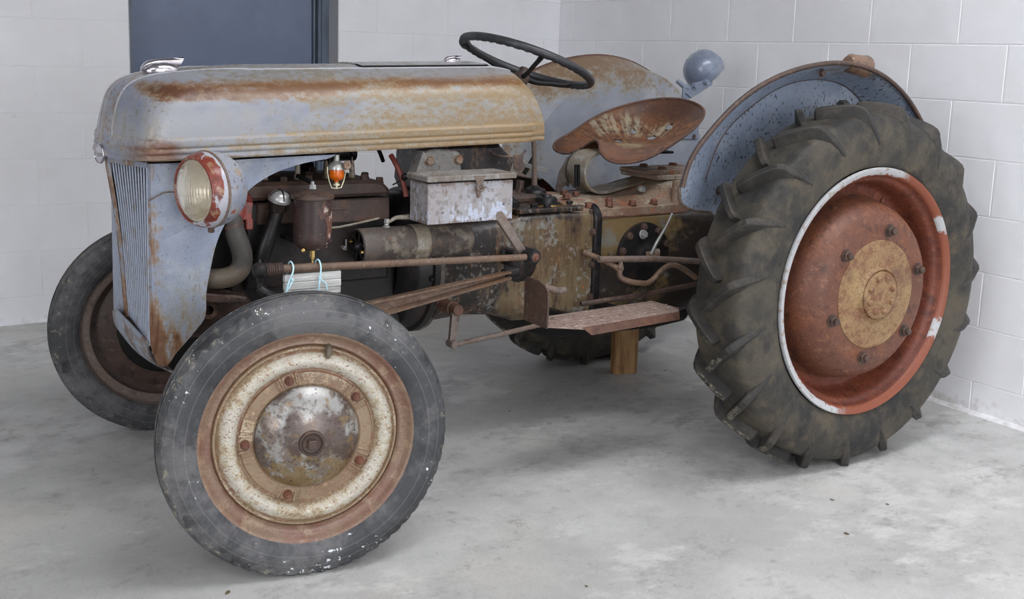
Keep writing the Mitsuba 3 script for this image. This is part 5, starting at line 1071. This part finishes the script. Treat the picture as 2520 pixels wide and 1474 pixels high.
# --- fenders
def fender(s, wl):
    lip = spline([(1.128, .895), (1.150, .965), (1.210, 1.040), (1.315, 1.130), (1.460, 1.205), (1.60, 1.243), (1.74, 1.257), (1.87, 1.243), (2.0, 1.196), (2.13, 1.10), (2.24, .95), (2.30, .80)], 90)
    arc = spline([(1.345, .895), (1.366, .955), (1.404, 1.025), (1.503, 1.108), (1.640, 1.178), (1.76, 1.203), (1.87, 1.201), (1.955, 1.178), (2.06, 1.10), (2.13, 1.00), (2.18, .90), (2.2, .80)], 90)
    rows = []
    Q = [(.0, -.600), (.0, -.590)]
    for l, a in zip(lip, arc):
        l, a = vec(*l), vec(*a)
        ins = a + (l - a) * .62
        prof = [vec(l[0], -.612, l[1] - .006), vec(l[0], -.610, l[1]), vec(l[0] * .985 + ins[0] * .015, -.595, l[1] * .985 + ins[1] * .015 + .002)]
        for q in np.linspace(0, 1, 9)[1:-1]:
            e = q ** 1.15
            prof.append(vec(l[0] + (a[0] - l[0]) * e, -.600 + .138 * q - .010 * math.sin(q * np.pi), l[1] + (a[1] - l[1]) * e))
        prof.append(vec(a[0], -.462, a[1]))
        rows.append(np.array([[p[0], s * p[1], p[2]] for p in prof]))
    crown = sheet(np.array(rows) if s > 0 else np.array(rows)[:, ::-1], .004)
    fm = 'm_fender' if s > 0 else 'm_fender_far'
    key = part('fender', crown, fm, 40, 'near fender, chipped blue grey paint with rusty rim' if s > 0 else 'far fender, blue grey with brown stains along its crown')
    k = key[len(TR) + 2:]
    pl = [tuple(p) for p in arc] + [(1.98, .66), (1.7, .66), (1.50, .70), (1.41, .775), (1.385, .793), (1.36, .80), (1.345, .82)]
    m = prism(pl, min(-s * .458, -s * .462), max(-s * .458, -s * .462), 'y')
    part(f'{k}__inner_plate', m, fm, 30)
    # the front corner, curling from the plate to the lip
    fr = []
    e0 = [(1.128, .895), (1.150, .868), (1.205, .838), (1.300, .806), (1.372, .795)]
    c0 = spline([(x, -.600 + .138 * q ** 1.0, z) for (x, z), q in zip(e0, (0, .12, .36, .74, 1))], 24)
    c1 = spline([(1.345, -.462, .895), (1.347, -.462, .87), (1.352, -.462, .85), (1.365, -.462, .82), (1.376, -.461, .796)], 24)
    cl = spline(np.vstack([[r[3] for r in [rows[0]]], [rows[0][3]]])[:1].repeat(2, 0) + [[0, 0, 0], [1e-6, 0, 0]], 2) if False else None
    edge = rows[0] * [1, s, 1]                    # lip to plate at the front end
    es = spline(edge[2:], 20)
    bot = spline([edge[2], (1.150, -.575, .862), (1.215, -.525, .828), (1.305, -.478, .803), (1.376, -.461, .794)], 20)
    end = spline([edge[-1], (1.350, -.462, .86), (1.36, -.462, .82), (1.376, -.461, .794)], 20)
    W_ = []
    for q in np.linspace(0, 1, 14):
        W_.append(es * (1 - q) + bot * q + (np.linspace(0, 1, 20)[:, None]) * (np.array([end[int(round(q * 19))]]) - (es[-1] * (1 - q) + bot[-1] * q)))
    W_ = np.array(W_) * [1, s, 1]
    part(f'{k}__front_corner', sheet(W_ if s < 0 else W_[:, ::-1], .004), fm, 40)
    rim = np.vstack([np.array([r[1] for r in rows])])
    part(f'{k}__rim', tube(rim, .0075, 10), 'm_rust_dark' if s > 0 else 'm_step_edge', 40, 'rusty rolled rim')
    part(f'{k}__front_rim', tube(bot * [1, s, 1], .005, 10), 'm_rust_bare', 40)
    if s > 0: part(f'{k}__bead', tube([(p[0], -s * .4655, p[1]) for p in arc], .0042, 8), 'm_rust_dark', 40)
    return k
fender(1, 0)
kf = fender(-1, 0)
bolts('fender__bolt', [(1.70, -.575, 1.225), (2.03, -.50, 1.155), (1.40, -.472, .86), (1.365, -.50, 1.06)], (0, -1, -.1), .011, .008, 'm_rust_dark')
bolts(f'{kf}__bolt', [(2.09, .455, 1.00), (2.12, .455, .945), (2.05, .455, .96)], (0, -1, 0), .010, .006, 'm_rust_dark')
part(f'{kf}__lamp_plate', prism([(2.045, .935), (2.145, .935), (2.145, 1.03), (2.045, 1.03)], .450, .456, 'y', .001), 'm_blue', False)
# tail lamp on the near fender
part('tail_lamp', put(lathe([(0, -.05), (.022, -.048), (.030, -.035), (.032, 0), (.034, .02), (.036, .034), (.0345, .040), (.030, .042), (0, .044)], 36), frame((.99, 0, -.12), (0, 0, 1), (1.86, -.575, 1.252))), 'm_tail', 40)
# work lamp and its bracket on the far fender
WM = lamp('work_lamp', (2.235, .50, 1.182), unit((.58, -.34, -.72)), .084, .125, ('m_blue', 'm_reflector', 'm_lens', 'm_blue'))
part('work_lamp__bracket', join(prism([(2.05, 1.01), (2.085, 1.01), (2.085, 1.155), (2.05, 1.155)], .452, .460, 'y', .001), prism([(2.06, 1.12), (2.10, 1.16), (2.20, 1.185), (2.20, 1.155), (2.09, 1.10)], .445, .457, 'y', .002), tube([(2.03, .47, 1.17), (2.06, .46, 1.145), (2.09, .455, 1.14)], .010, 10)), 'm_blue', False)
bolts('work_lamp__bracket_bolt', [(2.068, .452, 1.09), (2.10, .443, 1.15), (2.16, .443, 1.165)], (0, -1, 0), .011, .010, 'm_blue')

# ---------------------------------------------------------------- other things
def thing(key, label, cat, group=None):
    labels[key] = {'label': label, 'category': cat, **({'group': group} if group else {})}
k = add('wooden_post', prism([(1.722, .400), (1.818, .372), (1.829, .410), (1.733, .438)], 0, .33, 'z', .002), 'm_wood', False); thing(k, 'short light brown wooden post standing under the tractor behind the step', 'wooden post')
k = add('plank_bundle', join(rbox(.150, .016, .020, .0015, (.092, -.4165, .6865)), rbox(.150, .016, .019, .0015, (.092, -.4175, .6665)), rbox(.148, .015, .018, .0015, (.093, -.4155, .6475))), 'm_plank', False); thing(k, 'bundle of whitish grey strips tied under the steering rod', 'plank')
for i, x in enumerate((.034, .106)):
    lp = spline([(x, -.4195, .7285), (x, -.437, .715), (x - .004 - .008 * (i == 0), -.4405, .685), (x - .008 - .014 * (i == 0), -.4395, .650), (x - .008 - .014 * (i == 0), -.4165, .6285), (x - .004, -.3925, .650), (x, -.396, .70), (x, -.4035, .718)], 60, True)
    tail = tube([(x - .004, -.4405, .684), (x + (.010 if i else -.012), -.445, .672), (x + (.014 if i else -.026), -.447, .655)], .0021, 8)
    k = add('zip_tie', join(tube(lp, .0022, 8, 0, True), tail, rbox(.007, .006, .007, .001, (x - .004, -.4405, .686))), 'm_tie', 35)
    thing(k, 'pale blue zip tie around the steering rod at the ' + ('left end of the strips' if i == 0 else 'middle of the strips'), 'zip tie')
rnd = random.Random(11)
spots = [(-.20, -.62, 'left of the near front wheel'), (-.02, -.77, 'at the foot of the near front wheel'), (1.50, -.92, 'left of two before the near rear wheel'), (1.35, -1.1, 'between the near wheels'), (1.62, -1.02, 'right of two before the near rear wheel'), (1.1, .2, 'under the gear case'), (.8, .35, 'left of the wooden post'), (1.95, .35, 'right behind the wooden post'), (2.2, -.35, 'behind the near rear wheel'), (1.5, -1.6, 'at lower right'), (.55, -1.0, 'right of the near front wheel')]
for x, y, wh in spots:
    n = rnd.randint(5, 7); L = rnd.uniform(.006, .013)
    pts = [(math.cos(2 * math.pi * j / n) * L * rnd.uniform(.6, 1), math.sin(2 * math.pi * j / n) * L * .45 * rnd.uniform(.6, 1), rnd.uniform(.0005, .003)) for j in range(n)]
    m = hull(pts + [(p[0], p[1], p[2] + .0012) for p in pts]); m.apply_transform(trimesh.transformations.rotation_matrix(rnd.uniform(0, 6), [0, 0, 1])); m.apply_translation([x, y, -m.bounds[0][2] + .0003])
    k = add('leaf_crumb', m, 'm_debris', False); thing(k, 'tiny dry brown leaf crumb on the floor ' + wh, 'leaf', 'leaf crumbs on the floor')
